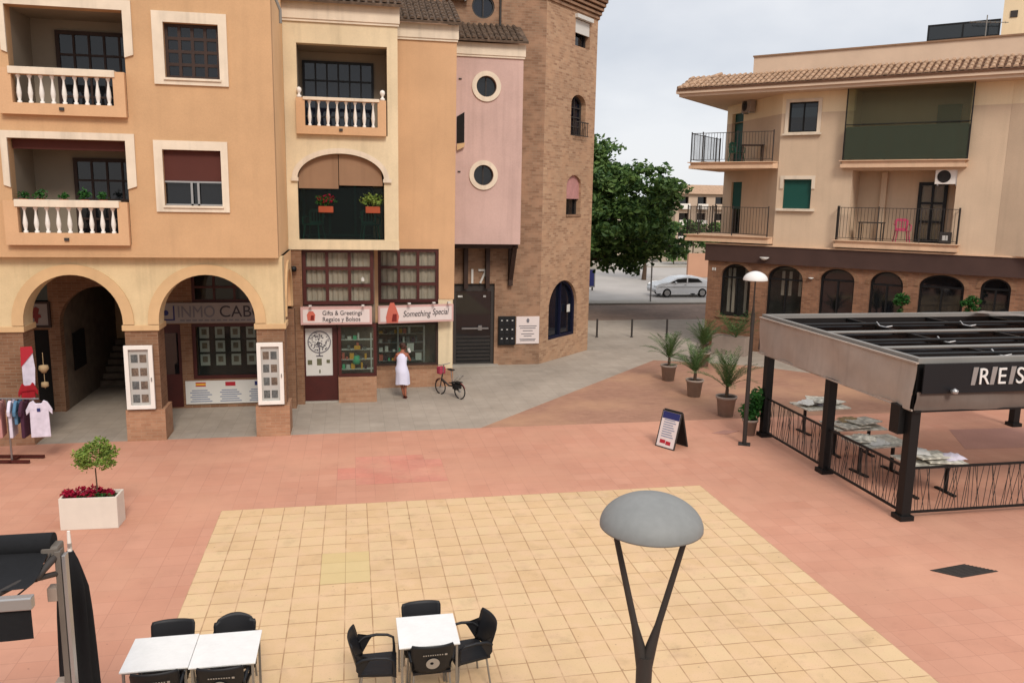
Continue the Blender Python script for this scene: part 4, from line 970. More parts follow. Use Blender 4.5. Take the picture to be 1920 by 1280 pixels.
# air conditioner units
def ac_unit(label, loc, rz, parent_mat='white', sc=1.0):
    t = thing('air_conditioner', label, 'air conditioner', loc, rz)
    w_, h_, d_ = .8*sc, .55*sc, .28*sc
    MB().plate(rect(0, w_, 0, h_), [ringp(w_*.36, h_*.5, h_*.40, 20)], -d_, -.04).build('casing', parent_mat, t, .01)
    MB().box(.02, w_-.02, -d_+.08, -.05, .02, h_-.02).build('core', 'iron', t)
    mb = MB()
    for r in (.1, .16, .22): mb.plate(ringp(w_*.36, h_*.5, r*sc, 20), [ringp(w_*.36, h_*.5, r*sc-.012, 20)], -d_-.012, -d_-.002)
    for k in range(8):
        a = PI*k/8; mb.bar((w_*.36-h_*.4*math.cos(a), -d_-.016, h_*.5-h_*.4*math.sin(a)), (w_*.36+h_*.4*math.cos(a), -d_-.016, h_*.5+h_*.4*math.sin(a)), .006)
    mb.build('fan_grille', 'iron', t)
    MB().box(.08, .12, -d_, .0, -.05, -.004).box(w_-.12, w_-.08, -d_, .0, -.05, -.004).build('bracket', 'alu', t)
    return t
ac_unit('white air conditioner at the foot of the brick tower above the orange block roof', (3.25, YT-.02, 12.86), 0)

# ------------------------------------------------------------------ clothes rack under the first arch
rk = thing('clothes_rack', 'wheeled clothes rack with wooden feet standing in front of the left arch', 'clothes rack', (-7.84, 19.7, 0), R(-8))
MB().tube([(.14, 0, .06), (.14, 0, 1.50)], .022).tube([(-1.3, 0, .06), (-1.3, 0, 1.50)], .022).tube([(-1.34, 0, 1.50), (.85, 0, 1.50)], .018).build('frame', 'steel', rk)
MB().box(-.42, .56, -.10, -.04, .02, .08).box(-.36, .70, .28, .34, .02, .08).box(.10, .17, -.1, .34, .03, .07).build('foot', 'wood', rk)
MB().box(-1.6, -1.0, -.10, -.04, .02, .08).box(-1.6, -1.0, .28, .34, .02, .08).box(-1.33, -1.27, -.1, .34, .03, .07).build('foot', 'wood', rk)
def tshirt(mb, w_=.5, h_=.68, slv=.17, th=.03, wav=.012, seed=0):
    rng = random.Random(seed)
    out = [(-w_/2, -h_), (w_/2, -h_), (w_/2*.96, -.24), (w_/2+slv*.9, -.32), (w_/2+slv, -.20), (w_/2*.9, -.02), (.10, .02), (.06, -.05), (-.06, -.05), (-.10, .02), (-w_/2*.9, -.02), (-w_/2-slv, -.20), (-w_/2-slv*.9, -.32), (-w_/2*.96, -.24)]
    mb.plate(out, [], -th/2, th/2)
    v0 = len(mb.v)
    return mb
gar = [(-1.15, 'shirtnavy', .95, 'navy dress hanging at the far left of the clothes rack'), (-.75, 'shirtolive', .85, 'olive dress hanging second from the left on the rack'), (-.5, 'shirtsand', .85, 'sand coloured dress hanging next to the olive one'),
       (-.22, 'shirtgrn', .85, 'dull green top hanging left of the rack post'), (.0, 'shirtrose', .8, 'rose coloured top hanging by the rack post'), (.24, 'shirtwhite', .8, 'narrow white top hanging right of the rack post'),
       (.38, 'shirtblue', .5, 'short pale blue top hanging among the dark ones'), (.52, 'shirtplum', .8, 'plum coloured dress hanging beside the white t-shirt')]
for k, (x, mt_, h_, lab) in enumerate(gar):
    p = rk.matrix_basis @ Vector((x, 0, 1.47)) if False else (Matrix.Translation((-7.84, 19.7, 0)) @ Matrix.Rotation(R(-8), 4, 'Z') @ Vector((x, 0, 1.47)))
    t = thing('garment', lab, 'garment', p, R(-8-62-3*k), 'garments on the clothes rack')
    tshirt(MB(), .42, h_*1.05, .10, .07).build('cloth', mt_, t, .02)
    MB().tube([(0, 0, -.02), (0, 0, .05)], .006, 6).tube([(-.17, 0, -.04), (0, 0, .01), (.17, 0, -.04)], .007, 6).build('hanger', 'wood', t)
p = Matrix.Translation((-7.84, 19.7, 0)) @ Matrix.Rotation(R(-8), 4, 'Z') @ Vector((.86, -.05, 1.46))
t = thing('garment', 'white t-shirt with small blue chest mark at the right end of the rack', 'garment', p, R(6), 'garments on the clothes rack')
tshirt(MB(), .40, .84, .07, .04).build('cloth', 'shirtwhite', t, .015)
MB().box(-.04, .03, -.028, -.021, -.24, -.16).build('chest_mark', 'bluesign', t)
MB().tube([(0, 0, -.02), (0, 0, .05)], .006, 6).tube([(-.2, 0, -.04), (0, 0, .01), (.2, 0, -.04)], .007, 6).build('hanger', 'wood', t)
# hanging display beside the pillar
t = thing('garment', 'long red and white dress hung high on the left brick pillar', 'garment', (-7.70, 21.02, 2.42), R(20), 'garments on the pillar')
MB().plate([(-.12, -1.25), (.10, -1.28), (.15, -.5), (.12, -.1), (-.12, -.1)], [], -.05, -.01).build('skirt', 'shirtwhite', t)
MB().plate([(-.14, -.45), (-.02, -.3), (.14, -.1), (.12, .04), (-.12, .04)], [], -.07, -.051).build('bodice', 'redprint', t)
t = thing('garment', 'cream cap and sandals strung up right of the red and white dress', 'garment', (-7.45, 21.3, 1.95), 0, 'garments on the pillar')
MB().lathe([(0, 0), (.10, -.02), (.12, -.1), (.05, -.2), (0, -.22)], 0, 0, n=12).lathe([(0, -.42), (.08, -.44), (.09, -.54), (0, -.58)], .0, 0, n=12).tube([(0, 0, .3), (0, 0, -.6)], .008, 6).build('cloth', 'reedtan', t)
t = thing('garment', 'red printed top hanging below the cream cap by the left pillar', 'garment', (-7.62, 20.7, 1.62), R(30), 'garments on the pillar')
tshirt(MB(), .3, .36, .06, .05).build('cloth', 'shirtred', t, .02)

# ------------------------------------------------------------------ restaurant building F (local frame turned 45 degrees)
FP = Vector((15.085, 32.636, 0)); FR = R(-45)
F = thing('restaurant_building', 'tan plastered corner block with tiled eave above a brick ground floor of arched windows', 'building', FP, FR)
def fb(mb, name, material, parent=F, bevel=0): return mb.build(name, material, parent, bevel)
def fpt(u, y, z): return FP+Matrix.Rotation(FR, 3, 'Z') @ Vector((u, y, z))
ARF = [(.48, 1.78, 1.38, 3.05, 3.62), (2.46, 3.90, 1.30, 3.1, 3.66), (4.56, 5.86, .95, 3.2, 3.66), (6.42, 7.60, .95, 3.15, 3.66), (8.14, 9.64, .05, 3.2, 3.66), (10.15, 11.1, .95, 3.25, 3.64), (11.9, 13.1, .95, 3.2, 3.64)]
fb(MB().plate(rect(-.1, 15, 0, 3.72), [archp(a, b, c, d, e2) for a, b, c, d, e2 in ARF], 0, .45), 'ground_floor_wall', 'brickF')
fb(MB().box(-.1, .34, .451, 12, 0, 3.72), 'ground_floor_side_wall', 'brickF')
for i, (a, b, c, d, e2) in enumerate(ARF):
    big = i == 4
    fr = fb(MB().plate(archp(a, b, c, d, e2), [archp(a+.07, (a+b)/2-.03, c+.07, d, e2-.12) if False else rect(a+.07, (a+b)/2-.03, c+.07, d-.05), rect((a+b)/2+.03, b-.07, c+.07, d-.05),
          [(a+.10, d+.02), (b-.10, d+.02)]+[((a+b)/2+((b-a)/2-.10)*math.cos(PI*k/14), d+.02+(e2-d-.09)*math.sin(PI*k/14)) for k in range(1, 14)]], .22, .29), 'arched_door' if big else 'arched_window', 'black')
    fb(MB().plate(archp(a, b, c, d, e2), [], .30, .31), 'pane', 'glassdk' if i > 1 else 'glass', fr)
    ov = [((a+b)/2+((b-a)/2+.16)*math.cos(PI*k/18), d+(e2-d+.14)*math.sin(PI*k/18)) for k in range(19)]
    iv = [((a+b)/2+((b-a)/2)*math.cos(PI*k/18), d+(e2-d)*math.sin(PI*k/18)) for k in range(18, -1, -1)]
    if e2+.1 < 3.72 or True:
        ov = [(x, min(z, 3.715)) for x, z in ov]
        fb(MB().plate(ov+iv, [], -.02, -.003), 'brick_arch', 'brickcol')
    if c > .5: fb(MB().box(a-.08, b+.08, -.06, .2, c-.07, c-.003), 'sill', 'brickcol', fr)
fb(MB().box(.35, 14.9, 2.2, 2.3, 0, 3.7), 'dining_room_wall', 'interior')
fb(MB().box(.35, 14.9, .46, 2.2, 3.5, 3.6), 'dining_room_ceiling', 'niche')
cu = MB()
for a in (.62, .82, 1.35, 2.9, 3.2, 3.6):
    cu.box(a, a+.12, .6, .66, 1.5 if a < 2 else 2.4, 3.4)
fb(cu, 'curtain', 'curtain')
fb(MB().box(-.20, 15, -.16, -.003, 3.72, 4.42).box(-.2, .3, -.003, 6, 3.721, 4.42), 'timber_fascia', 'fascia')
fb(MB().box(-.24, 15, -.20, -.0, 4.42, 4.47), 'fascia_cap', 'slab')
# upper walls
UW = [rect(2.87, 3.98, 8.95, 10.10), rect(2.85, 3.95, 5.97, 7.12), rect(5.45, 9.02, 4.76, 7.46), rect(5.30, 9.22, 7.80, 10.52)]
UW2 = [rect(2.87, 3.98, 8.95, 9.68)]
fb(MB().plate([(2.59, 4.47), (10.45, 4.47), (10.45, 9.68), (9.22, 9.68), (9.22, 7.8), (5.30, 7.8), (5.30, 9.68), (3.98, 9.68), (3.98, 8.95), (2.87, 8.95), (2.87, 9.68), (2.59, 9.68)], [UW[1], UW[2]], 0, .3), 'lower_wall', 'plasterF')
fb(MB().plate([(2.59, 9.681), (2.87, 9.681), (2.87, 10.10), (3.98, 10.10), (3.98, 9.681), (5.30, 9.681), (5.30, 10.52), (9.22, 10.52), (9.22, 9.681), (10.45, 9.681), (10.45, 10.7), (2.59, 10.7)], [], 0, .3), 'upper_wall', 'plasterF2')
# right return beyond the corner
mr = Matrix.Translation((10.45, 0, 0)) @ Matrix.Rotation(R(-20), 4, 'Z')
fb(MB().box(.003, 5, 0, .3, 4.47, 9.68, mr), 'right_wall', 'plasterF'); fb(MB().box(.003, 5, 0, .3, 9.681, 10.7, mr), 'right_upper_wall', 'plasterF2')
# chamfer wall facing left (45 degrees in the local frame)
mc = Matrix.Translation((2.59, 0, 0)) @ Matrix.Rotation(R(135), 4, 'Z') @ Matrix.Scale(1, 4)
LC = 4.9
def cbox(mb, u0, u1, y0, y1, z0, z1):
    """box on the chamfer: u from the corner towards the back, y positive = outwards"""
    return mb.box(u0, u1, y0, y1, z0, z1, mc)
def cplate(mb, outer, holes, y0, y1):
    return mb.plate(outer, holes, y0, y1, mc)
fb(cplate(MB(), rect(0, LC, 4.47, 9.68), [rect(3.30, 4.40, 7.84, 9.67), rect(3.05, 4.05, 4.80, 7.08)], -.3, -.001), 'chamfer_wall', 'plasterF')
fb(cplate(MB(), [(0, 9.681), (3.30, 9.681), (3.30, 10.08), (4.40, 10.08), (4.40, 9.681), (LC, 9.681), (LC, 10.7), (0, 10.7)], [], -.3, -.001), 'chamfer_upper_wall', 'plasterF2')
d = fb(cbox(MB(), 3.30, 4.40, -.22, -.16, 7.84, 10.08), 'door', 'greendk')
d = fb(cbox(MB(), 3.05, 4.05, -.22, -.16, 4.80, 5.9), 'door', 'glassdk'); fb(cbox(MB(), 3.05, 4.05, -.12, -.08, 5.9, 7.08), 'shutter', 'greendk', d)
cE = mc @ Vector((LC, 0, 0))
fb(MB().box(cE.x, cE.x+.3, cE.y+.05, 12, 4.47, 10.7), 'back_side_wall', 'plasterF')
fb(MB().box(cE.x, 14, 11.7, 12, 0, 10.7), 'rear_wall', 'plasterF')
fb(MB().slabp([(2.6, .31), (10.4, .31), (14, -1.2), (14, 11.6), (cE.x+.3, 11.6), (cE.x+.3, cE.y+.2)], 10.3, 10.45), 'ceiling', 'niche') if False else None
fb(MB().slabp([(2.9, .31), (12, .31), (12, 11.6), (cE.x+.35, 11.6), (cE.x+.35, cE.y+.3)], 4.2, 4.4), 'first_floor', 'niche')
# windows
fr = fb(MB().plate(rect(2.74, 4.12, 8.90, 10.22), [rect(2.87, 3.98, 8.95, 10.10)], -.04, -.002), 'window', 'cream')
fb(MB().box(2.68, 4.18, -.12, -.041, 8.83, 8.90), 'sill', 'cream', fr)
fb(MB().box(2.87, 3.98, .12, .13, 8.95, 10.10), 'pane', 'glassdk', fr); fb(grid_frame(MB(), 2.87, 3.98, 8.95, 10.10, 2, 1, .06, .11, edge=.05), 'sash', 'black', fr)
fr = fb(MB().plate([(2.72, 6.75), (2.85, 6.75), (2.85, 7.12), (3.95, 7.12), (3.95, 6.75), (4.08, 6.75), (4.08, 7.26), (2.72, 7.26)], [], -.04, -.002), 'window', 'cream')
fb(MB().box(2.64, 4.14, -.12, -.002, 5.87, 5.97), 'sill', 'cream', fr)
fb(MB().box(2.85, 3.95, .10, .13, 5.97, 7.12), 'roller_shutter', 'greendk', fr)
# balcony recesses
for (x0, x1, z0, z1) in ((5.45, 9.02, 4.76, 7.46), (5.30, 9.22, 7.80, 10.52)):
    fb(MB().box(x0-.2, x0-.002, .301, 1.5, z0-.05, z1+.05).box(x1+.002, x1+.2, .301, 1.5, z0-.05, z1+.05).box(x0-.2, x1+.2, 1.4, 1.6, z0-.1, z1+.1).box(x0, x1, .301, 1.4, z1+.002, z1+.1).box(x0-.15, x1+.15, .301, 1.39, z0-.1, z0+.015), 'balcony_recess', 'plasterF')
fb(MB().box(6.3, 6.5, 1.15, 1.399, 4.78, 7.45), 'recess_pilaster', 'plasterF')
d = fb(grid_frame(MB(), 7.62, 8.62, 4.78, 7.05, 2, 3, 1.30, 1.39, bar=.08, edge=.12), 'balcony_door', 'black'); fb(MB().box(7.65, 8.6, 1.36, 1.37, 4.8, 7.0), 'pane', 'glass', d)
fb(MB().box(8.0, 8.8, 1.30, 1.395, 7.8, 9.9), 'balcony_door', 'greendk')
# slabs and railings
for z in (4.53, 7.55):
    fb(MB().box(5.02, 9.30, -.30, -.003, z, z+.13).box(5.08, 9.24, -.26, -.003, z+.131, z+.24).box(4.98, 9.34, -.34, -.004, z+.241, z+.275), 'balcony_slab', 'slab')
    fb(MB().slabp([(-1.10, -.30), (2.45, -.30), (2.58, -.01), (cE.x-.02, cE.y-.02), (-1.10, 3.4)], z, z+.13).slabp([(-1.05, -.25), (2.45, -.25), (2.57, -.01), (cE.x-.03, cE.y-.03), (-1.05, 3.35)], z+.131, z+.24)
       .slabp([(-1.15, -.34), (2.48, -.34), (2.58, -.012), (cE.x-.02, cE.y-.02), (-1.15, 3.4)], z+.241, z+.275), 'corner_balcony_slab', 'slab')
def railing(name, pts, z0, h, n, parent=F):
    g = fb(MB(), name, 'iron') if False else None
    top = MB(); bars = MB()
    for a, b in zip(pts[:-1], pts[1:]):
        a = Vector((*a, 0)); b = Vector((*b, 0))
        top.bar(a+Vector((0, 0, z0+h)), b+Vector((0, 0, z0+h)), .04, .025).bar(a+Vector((0, 0, z0+.1)), b+Vector((0, 0, z0+.1)), .025, .02)
        k = max(2, int((b-a).length/.12))
        for i in range(k+1):
            p = a.lerp(b, i/k)
            if i % 12 == 0 or i == k: bars.box(p.x-.02, p.x+.02, p.y-.02, p.y+.02, z0, z0+h+.06)
            else: bars.box(p.x-.007, p.x+.007, p.y-.007, p.y+.007, z0+.1, z0+h-.013)
    t = fb(top, name, 'iron'); fb(bars, 'bars', 'iron', t)
    return t
railing('railing', [(5.08, .0), (5.08, -.26), (9.24, -.26), (9.24, .0)], 4.80, 1.25, 0)
railing('railing', [(5.08, .0), (5.08, -.16), (9.24, -.16), (9.24, .0)], 7.82, 1.15, 0)
fb(MB().box(5.14, 9.26, -.285, -.275, 7.86, 9.06), 'privacy_cloth', 'greencloth')
nt_ = MB(); nt_.box(5.12, 9.28, -.30, -.292, 7.84, 10.5)
fb(nt_, 'green_net', 'greenglass')
fb(MB().box(5.08, 5.12, -.32, -.28, 7.83, 10.5).box(9.28, 9.32, -.32, -.28, 7.83, 10.5).box(5.08, 9.32, -.315, -.285, 10.46, 10.5).box(5.121, 9.279, -.32, -.302, 9.12, 9.15), 'net_frame', 'black')
for z in (4.80, 7.82):
    railing('railing', [(2.4, -.24), (-1.04, -.24), (-1.04, 3.2)], z, 1.18, 0)
# wall number plate, lamps
fb(MB().box(.10, .16, -.02, -.003, 3.3, 3.42).box(.20, .26, -.02, -.003, 3.3, 3.42), 'number_plate', 'paper')
# eave and roof
fb(MB().slabp([(-1.5, -.75), (16, -.75), (16, .0), (2.6, .0), (cE.x, cE.y), (cE.x, 9), (-1.5, 9)], 10.46, 10.58).slabp([(-1.6, -.85), (16, -.85), (16, .0), (2.6, .0), (cE.x, cE.y), (cE.x, 9), (-1.6, 9)], 10.581, 10.74), 'eave', 'soffit')
tile_roof(F, -1.55, 16, -.88, 10.76, .55, 11.38, pitch=.225, material='roofF', wbf=fb)
# hip on the left
mb = MB(); n = 22
rngh = random.Random(9)
for i in range(34):
    y = -.8+.225*(i+.5); k = 4
    if y < .5: ue = -1.55+(y+.9)
    else: ue = -.2
    if ue <= -1.4: continue
    for j in range(k):
        t0 = j/k; t1 = (j+1.1)/k; vs = []
        for (t, r, l_) in ((t0, .082, .035), (min(1, t1), .066, 0)):
            for a in range(7):
                th = PI*a/6; x = -1.62+(ue+1.62)*t; zz = 10.76+.46*(x+1.62)
                vs.append((x, y+r*math.cos(th), zz+l_+r*.85*math.sin(th)))
        mb.add(vs, [(a+1, a, 7+a, 8+a) for a in range(6)], True)
fb(mb, 'hip_tiles', 'roofF')
fb(MB().add([(-1.6, -.85, 10.75), (-.2, .6, 11.42), (-.2, 9, 11.42), (-1.6, 9, 10.75)], [(0, 1, 2, 3)]).tube([(-1.55, -.8, 10.80), (-.2, .6, 11.46)], .09, 8), 'hip_ridge', 'roofF')
fb(MB().box(-.2, 16, .56, 10, 11.0, 11.40), 'roof_deck', 'roofF')
fb(MB().box(1.15, 16, .5, .75, 11.35, 12.02).box(1.15, 1.4, .751, 9, 11.35, 12.02), 'parapet', 'soffit'); fb(MB().box(1.12, 16, .45, .80, 12.021, 12.08).box(1.12, 1.43, .801, 9, 12.021, 12.08), 'coping', 'blindtan')
ph = thing('rooftop_house', 'cream stair house rising from the flat roof at the right edge', 'rooftop house', fpt(9.5, 5, 11.4), FR)
MB().box(0, 3, 0, 3, 0, 4.2).build('wall', 'plasterF2', ph); MB().box(-.1, 3.1, -.1, 3.1, 4.201, 4.4).build('roof', 'soffit', ph); MB().box(.25, .5, -.03, -.002, 2.1, 2.35).build('vent', 'iron', ph)
sp = thing('rooftop_screen', 'black framed panel screen standing on the restaurant building roof', 'screen', fpt(6.85, 5, 11.4), FR)
MB().plate(rect(0, 2.6, 1.45, 2.10), [rect(.06, 1.26, 1.52, 2.04), rect(1.32, 2.54, 1.52, 2.04)], 0, .08).build('frame', 'black', sp); MB().box(.05, 2.55, .03, .05, 1.5, 2.05).build('panel', 'glassdk', sp)
MB().box(0, .06, 0, .08, 0, 1.449).box(2.5, 2.56, 0, .08, 0, 1.449).build('post', 'rail', sp)
an = thing('tv_antenna', 'thin television antenna with crossbars on the roof beside the stair house', 'antenna', fpt(9.0, 4.6, 11.4), FR)
MB().tube([(0, 0, 0), (0, 0, 2.2)], .02).tube([(-.6, 0, 2.0), (.75, 0, 1.85)], .015).build('mast', 'rail', an)
mb = MB()
for k in range(8): mb.tube([(-.55+k*.17, -.25, 1.99-k*.018), (-.55+k*.17, .25, 1.99-k*.018)], .008, 5)
mb.build('crossbars', 'rail', an)
ac_unit('brownish air conditioner under the eave beside the upper corner balcony door', fpt(*(mc @ Vector((2.95, .02, 9.98)))), R(-45-45-180) if False else R(-90), 'potgrey')
ac_unit('white air conditioner hanging over the lower balcony with the pink chair', fpt(8.3, .32, 6.95), FR, 'white')
resin_chair('resin_chair', 'pink plastic armchair on the lower balcony of the restaurant building', fpt(7.3, .5, 4.79), R(-45+20), 'pinkplastic')
def balcony_table(label, loc, rz, material):
    t = thing('balcony_table', label, 'table', loc, rz)
    MB().box(-.45, .45, -.28, .28, .68, .72).build('top', material, t, .01)
    for sx in (-1, 1):
        for sy in (-1, 1): MB().tube([(sx*.4, sy*.24, .68), (sx*.4, sy*.24, 0)], .02, 8).build('leg', material, t)
    return t
balcony_table('small brown table behind the lower balcony railing left of the pink chair', fpt(6.2, .5, 4.79), FR, 'iron')
balcony_table('dark table on the upper corner balcony', fpt(1.3, .6, 7.83), R(-20), 'wooddk')
resin_chair('resin_chair', 'green plastic chair beside the dark table on the upper corner balcony', fpt(.5, 1.0, 7.83), R(20), 'greenplastic')
bx = thing('storage_box', 'small dark box at the right end of the lower balcony', 'box', fpt(8.85, -.02, 4.81), FR)
MB().box(-.2, .2, -.15, .15, 0, .42).build('body', 'iron', bx, .02); MB().box(-.09, .09, -.16, -.151, .12, .3).build('label_panel', 'paper', bx)
for k, (u, z, lab) in enumerate(((2.38, 3.92, 'bowl shaped white lamp on the dark fascia between the first two arches'), (4.22, 3.22, 'small white lamp on the brick pier between second and third arches'))):
    t = thing('wall_lamp', lab, 'lamp', fpt(u, -.16 if k == 0 else 0, z), FR)
    s_ = .2 if k == 0 else .11
    MB().lathe([(0, -.06*s_/.2), (s_*.5, -.03*s_/.2), (s_, .06*s_/.2), (s_*.9, .07*s_/.2), (0, .05)], 0, -.2*s_/.2+.05, n=16).bar((0, 0, 0), (0, -.1, 0), .04).build('shade', 'textwhite', t)
# ------------------------------------------------------------------ pergola terrace
PG = thing('pergola', 'black steel restaurant pergola with taupe canvas valances and folded black roof fabric', 'pergola', (10.66, 13.54, 0))
def pb(mb, name, material, parent=PG, bevel=0):
    o = mb.build(name, material, parent, bevel)
    if parent is PG: o.location = -Vector(PG.location)
    return o
X0, X1, Y0, Y1 = 10.56, 18.6, 13.42, 19.4
for (x, y) in ((10.66, 13.54), (10.69, 16.36), (10.76, 19.33), (18.5, 13.54), (18.5, 16.36), (18.5, 19.33)):
    p = pb(MB().box(x-.10, x+.10, y-.10, y+.10, 0, 2.50), 'post', 'black', PG, .008)
    pb(MB().box(x-.15, x+.15, y-.15, y+.15, 0, .10), 'foot', 'black', p)
pb(MB().box(10.42, 10.56, 13.62, 13.90, 1.72, 2.3), 'control_box', 'black', PG, .01)
pb(MB().box(X0, X1, Y0, Y0+.12, 3.16, 3.27).box(X0, X1, Y1, Y1+.12, 3.16, 3.27).box(X0, X0+.12, Y0+.121, Y1-.001, 3.16, 3.27).box(X1-.12, X1, Y0+.121, Y1-.001, 3.16, 3.27), 'roof_frame', 'rail', PG, .006)
pb(MB().box(X0+.02, X1, Y0+.02, Y0+.10, 2.3, 3.159).box(X0+.02, X1, Y1+.02, Y1+.10, 2.3, 3.159).box(X0+.02, X0+.10, Y0+.101, Y1+.019, 2.3, 2.42), 'beam', 'black')
def valance(p0, p1, z0, z1, material, name='valance', amp=.04):
    mb = MB(); n = 40; p0 = Vector((*p0, 0)); p1 = Vector((*p1, 0)); d = (p1-p0).normalized(); nn = Vector((d.y, -d.x, 0))
    rng = random.Random(int(z0*100)+int(p0.y)); ph_ = [rng.uniform(0, 6) for _ in range(3)]
    vs = []; k = 7
    for i in range(n+1):
        for j in range(k):
            t = i/n; h = j/(k-1)
            o_ = amp*(1-h)*(math.sin(t*21+ph_[0])+.6*math.sin(t*37+ph_[1]))+amp*.4*math.sin(t*9+h*5+ph_[2])
            v = p0.lerp(p1, t)+nn*(o_+.0); v.z = z0+(z1-z0)*h+(.008*math.sin(t*17) if j == 0 else 0); vs.append(v)
    fs = [(i*k+j, (i+1)*k+j, (i+1)*k+j+1, i*k+j+1) for i in range(n) for j in range(k-1)]
    mb.add(vs, fs, True)
    return pb(mb, name, material)
valance((X0-.05, Y1+.1), (X0-.05, Y0-.04), 2.27, 3.17, 'tan')
pb(MB().box(X0-.08, X0-.02, Y0-.05, Y1+.12, 3.17, 3.20).box(X0-.06, X0-.03, Y0-.02, Y1+.1, 2.24, 2.27), 'valance_bar', 'tan')
valance((X0, Y0-.05), (X1, Y0-.05), 2.25, 2.62, 'taupe2')
pb(MB().box(X0, X1, Y0-.06, Y0-.03, 2.22, 2.25), 'valance_bar', 'black')
valance((X0, Y1+.14), (X1, Y1+.14), 2.3, 3.15, 'taupe2'); valance((X1+.04, Y0), (X1+.04, Y1+.1), 2.27, 3.17, 'tan')
# cross beams with folded cloth and rails
for k, y in enumerate((14.15, 14.9, 15.75, 16.9, 18.1)):
    pb(MB().tube([(X0+.12, y, 3.20), (X1-.12, y, 3.20)], .035, 8), 'roof_bar', 'rail' if k in (1, 3) else 'black')
    mb = MB(); rng = random.Random(k+70); n = 60; vs = []
    for i in range(n+1):
        x = X0+.2+(X1-X0-.4)*i/n
        for j in range(5):
            a = PI*j/4
            vs.append((x, y+.34+.30*math.cos(a), 3.12-.16*math.sin(a)*(1+.35*math.sin(i*.9+k)+rng.uniform(-.1, .1))))
    mb.add(vs, [(i*5+j, (i+1)*5+j, (i+1)*5+j+1, i*5+j+1) for i in range(n) for j in range(4)], True)
    pb(mb, 'folded_roof_cloth', 'blackfabric')
for x in (13.0, 15.4, 17.4):
    pb(MB().box(x-.04, x+.04, Y0+.12, Y1, 3.06, 3.15), 'roof_rail', 'black')
    for y in (14.2, 15.8, 18.0):
        pb(MB().tube([(x-.05, y+.12, 3.24), (x-.03, y+.02, 3.16), (x+.05, y-.1, 3.14), (x+.22, y-.12, 3.17)], .018, 6), 'pulley_arm', 'alu')
pb(MB().box(X1-3.2, X1, Y1-1.9, Y1-.5, 3.28, 3.30), 'roof_panel', 'alu') if False else None
# far-right light grey cover
pb(MB().add([(17.2, 19.5, 3.30), (18.6, 17.6, 3.34), (18.6, 16.9, 3.34), (16.6, 19.2, 3.30)], [(0, 1, 2, 3), (3, 2, 1, 0)]), 'awning_edge', 'alu')
sg = thing('restaurant_sign', 'black fascia sign with big white capital letters on the pergola front', 'sign', (X0+.06, Y0-.09, 2.60))
MB().box(0, X1-X0-.1, -.03, .0, 0, .58).build('board', 'blackplastic', sg)
mb = MB()
for k in range(4): mb.plate([(1.03+k*.42, .15), (1.12+k*.42, .15), (1.17+k*.42, .50), (1.06+k*.42, .50)], [], -.045, -.031)
mb.build('bars', 'alu', sg)
for k, ch in enumerate('REST'): text_obj('letter', ch, .46, 'textwhite', sg, (1.17+k*.42, -.05, .165), depth=.02, xs=.92)
MB().lathe([(0, -.05), (.06, -.03), (.07, .03), (0, .07)], .62, -.13, n=12, z0=.05).bar((.62, -.03, .05), (.62, -.12, .05), .03).build('spotlight', 'alu', sg)
def fence(name_label, p0, p1, z0, z1, seed):
    t = thing('railing', name_label, 'railing', (*p0, 0), 0, 'black railings between the pergola posts')
    a = Vector((0, 0, 0)); b = Vector((p1[0]-p0[0], p1[1]-p0[1], 0)); L_ = b.length; d = b/L_
    MB().bar(a+Vector((0, 0, z1)), b+Vector((0, 0, z1)), .05, .04).build('top_rail', 'black', t); MB().bar(a+Vector((0, 0, z0)), b+Vector((0, 0, z0)), .05, .04).build('bottom_rail', 'black', t)
    mb = MB(); rng = random.Random(seed); n = int(L_/.075)
    for i in range(n):
        s0 = (i+.5)*L_/n+rng.uniform(-.03, .03); s1 = s0+rng.choice((-1, 1))*rng.uniform(.03, .22)
        s0 = min(max(s0, .03), L_-.03); s1 = min(max(s1, .03), L_-.03)
        o_ = Vector((d.y, -d.x, 0))*rng.choice((-.008, .008))
        mb.tube([d*s0+o_+Vector((0, 0, z0)), d*s1+o_+Vector((0, 0, z1))], .0065, 5, caps=False)
    mb.build('slanted_bars', 'iron', t)
    return t
fence('railing of crossing bars between the near and middle posts on the pergola left side', (10.66, 13.66), (10.69, 16.24), .14, 1.05, 1)
fence('railing of crossing bars between the middle and far posts on the pergola left side', (10.69, 16.48), (10.75, 19.21), .14, 1.05, 2)
fence('railing of crossing bars running right from the near pergola post', (10.78, 13.52), (18.38, 13.52), .14, 1.05, 3)
fence('railing of crossing bars along the far right side of the pergola terrace', (18.5, 13.66), (18.5, 16.24), .14, 1.05, 4)
def stone_table(loc, rz, label, clutter=0):
    t = thing('terrace_table', label, 'table', loc, rz, 'stone-topped tables on the pergola terrace')
    MB().box(-.66, .66, -.44, .44, .72, .76).build('top', 'marble', t, .008)
    for sx in (-1, 1):
        MB().box(sx*.45-.03, sx*.45+.03, -.03, .03, 0, .719).box(sx*.45-.04, sx*.45+.04, -.3, .3, .0, .04).build('leg', 'black', t)
    return t
TT = [((12.45, 19.5, 0), R(4), 'farthest stone topped table on the terrace, piled with folded bits'), ((12.15, 17.55, 0), R(-3), 'second stone topped terrace table from the far end, two slabs stacked on it'),
      ((11.9, 16.2, 0), R(5), 'third stone topped terrace table from the far end, close behind the railing'), ((12.15, 14.75, 0), R(0), 'nearest stone topped terrace table, behind the big black corner post')]
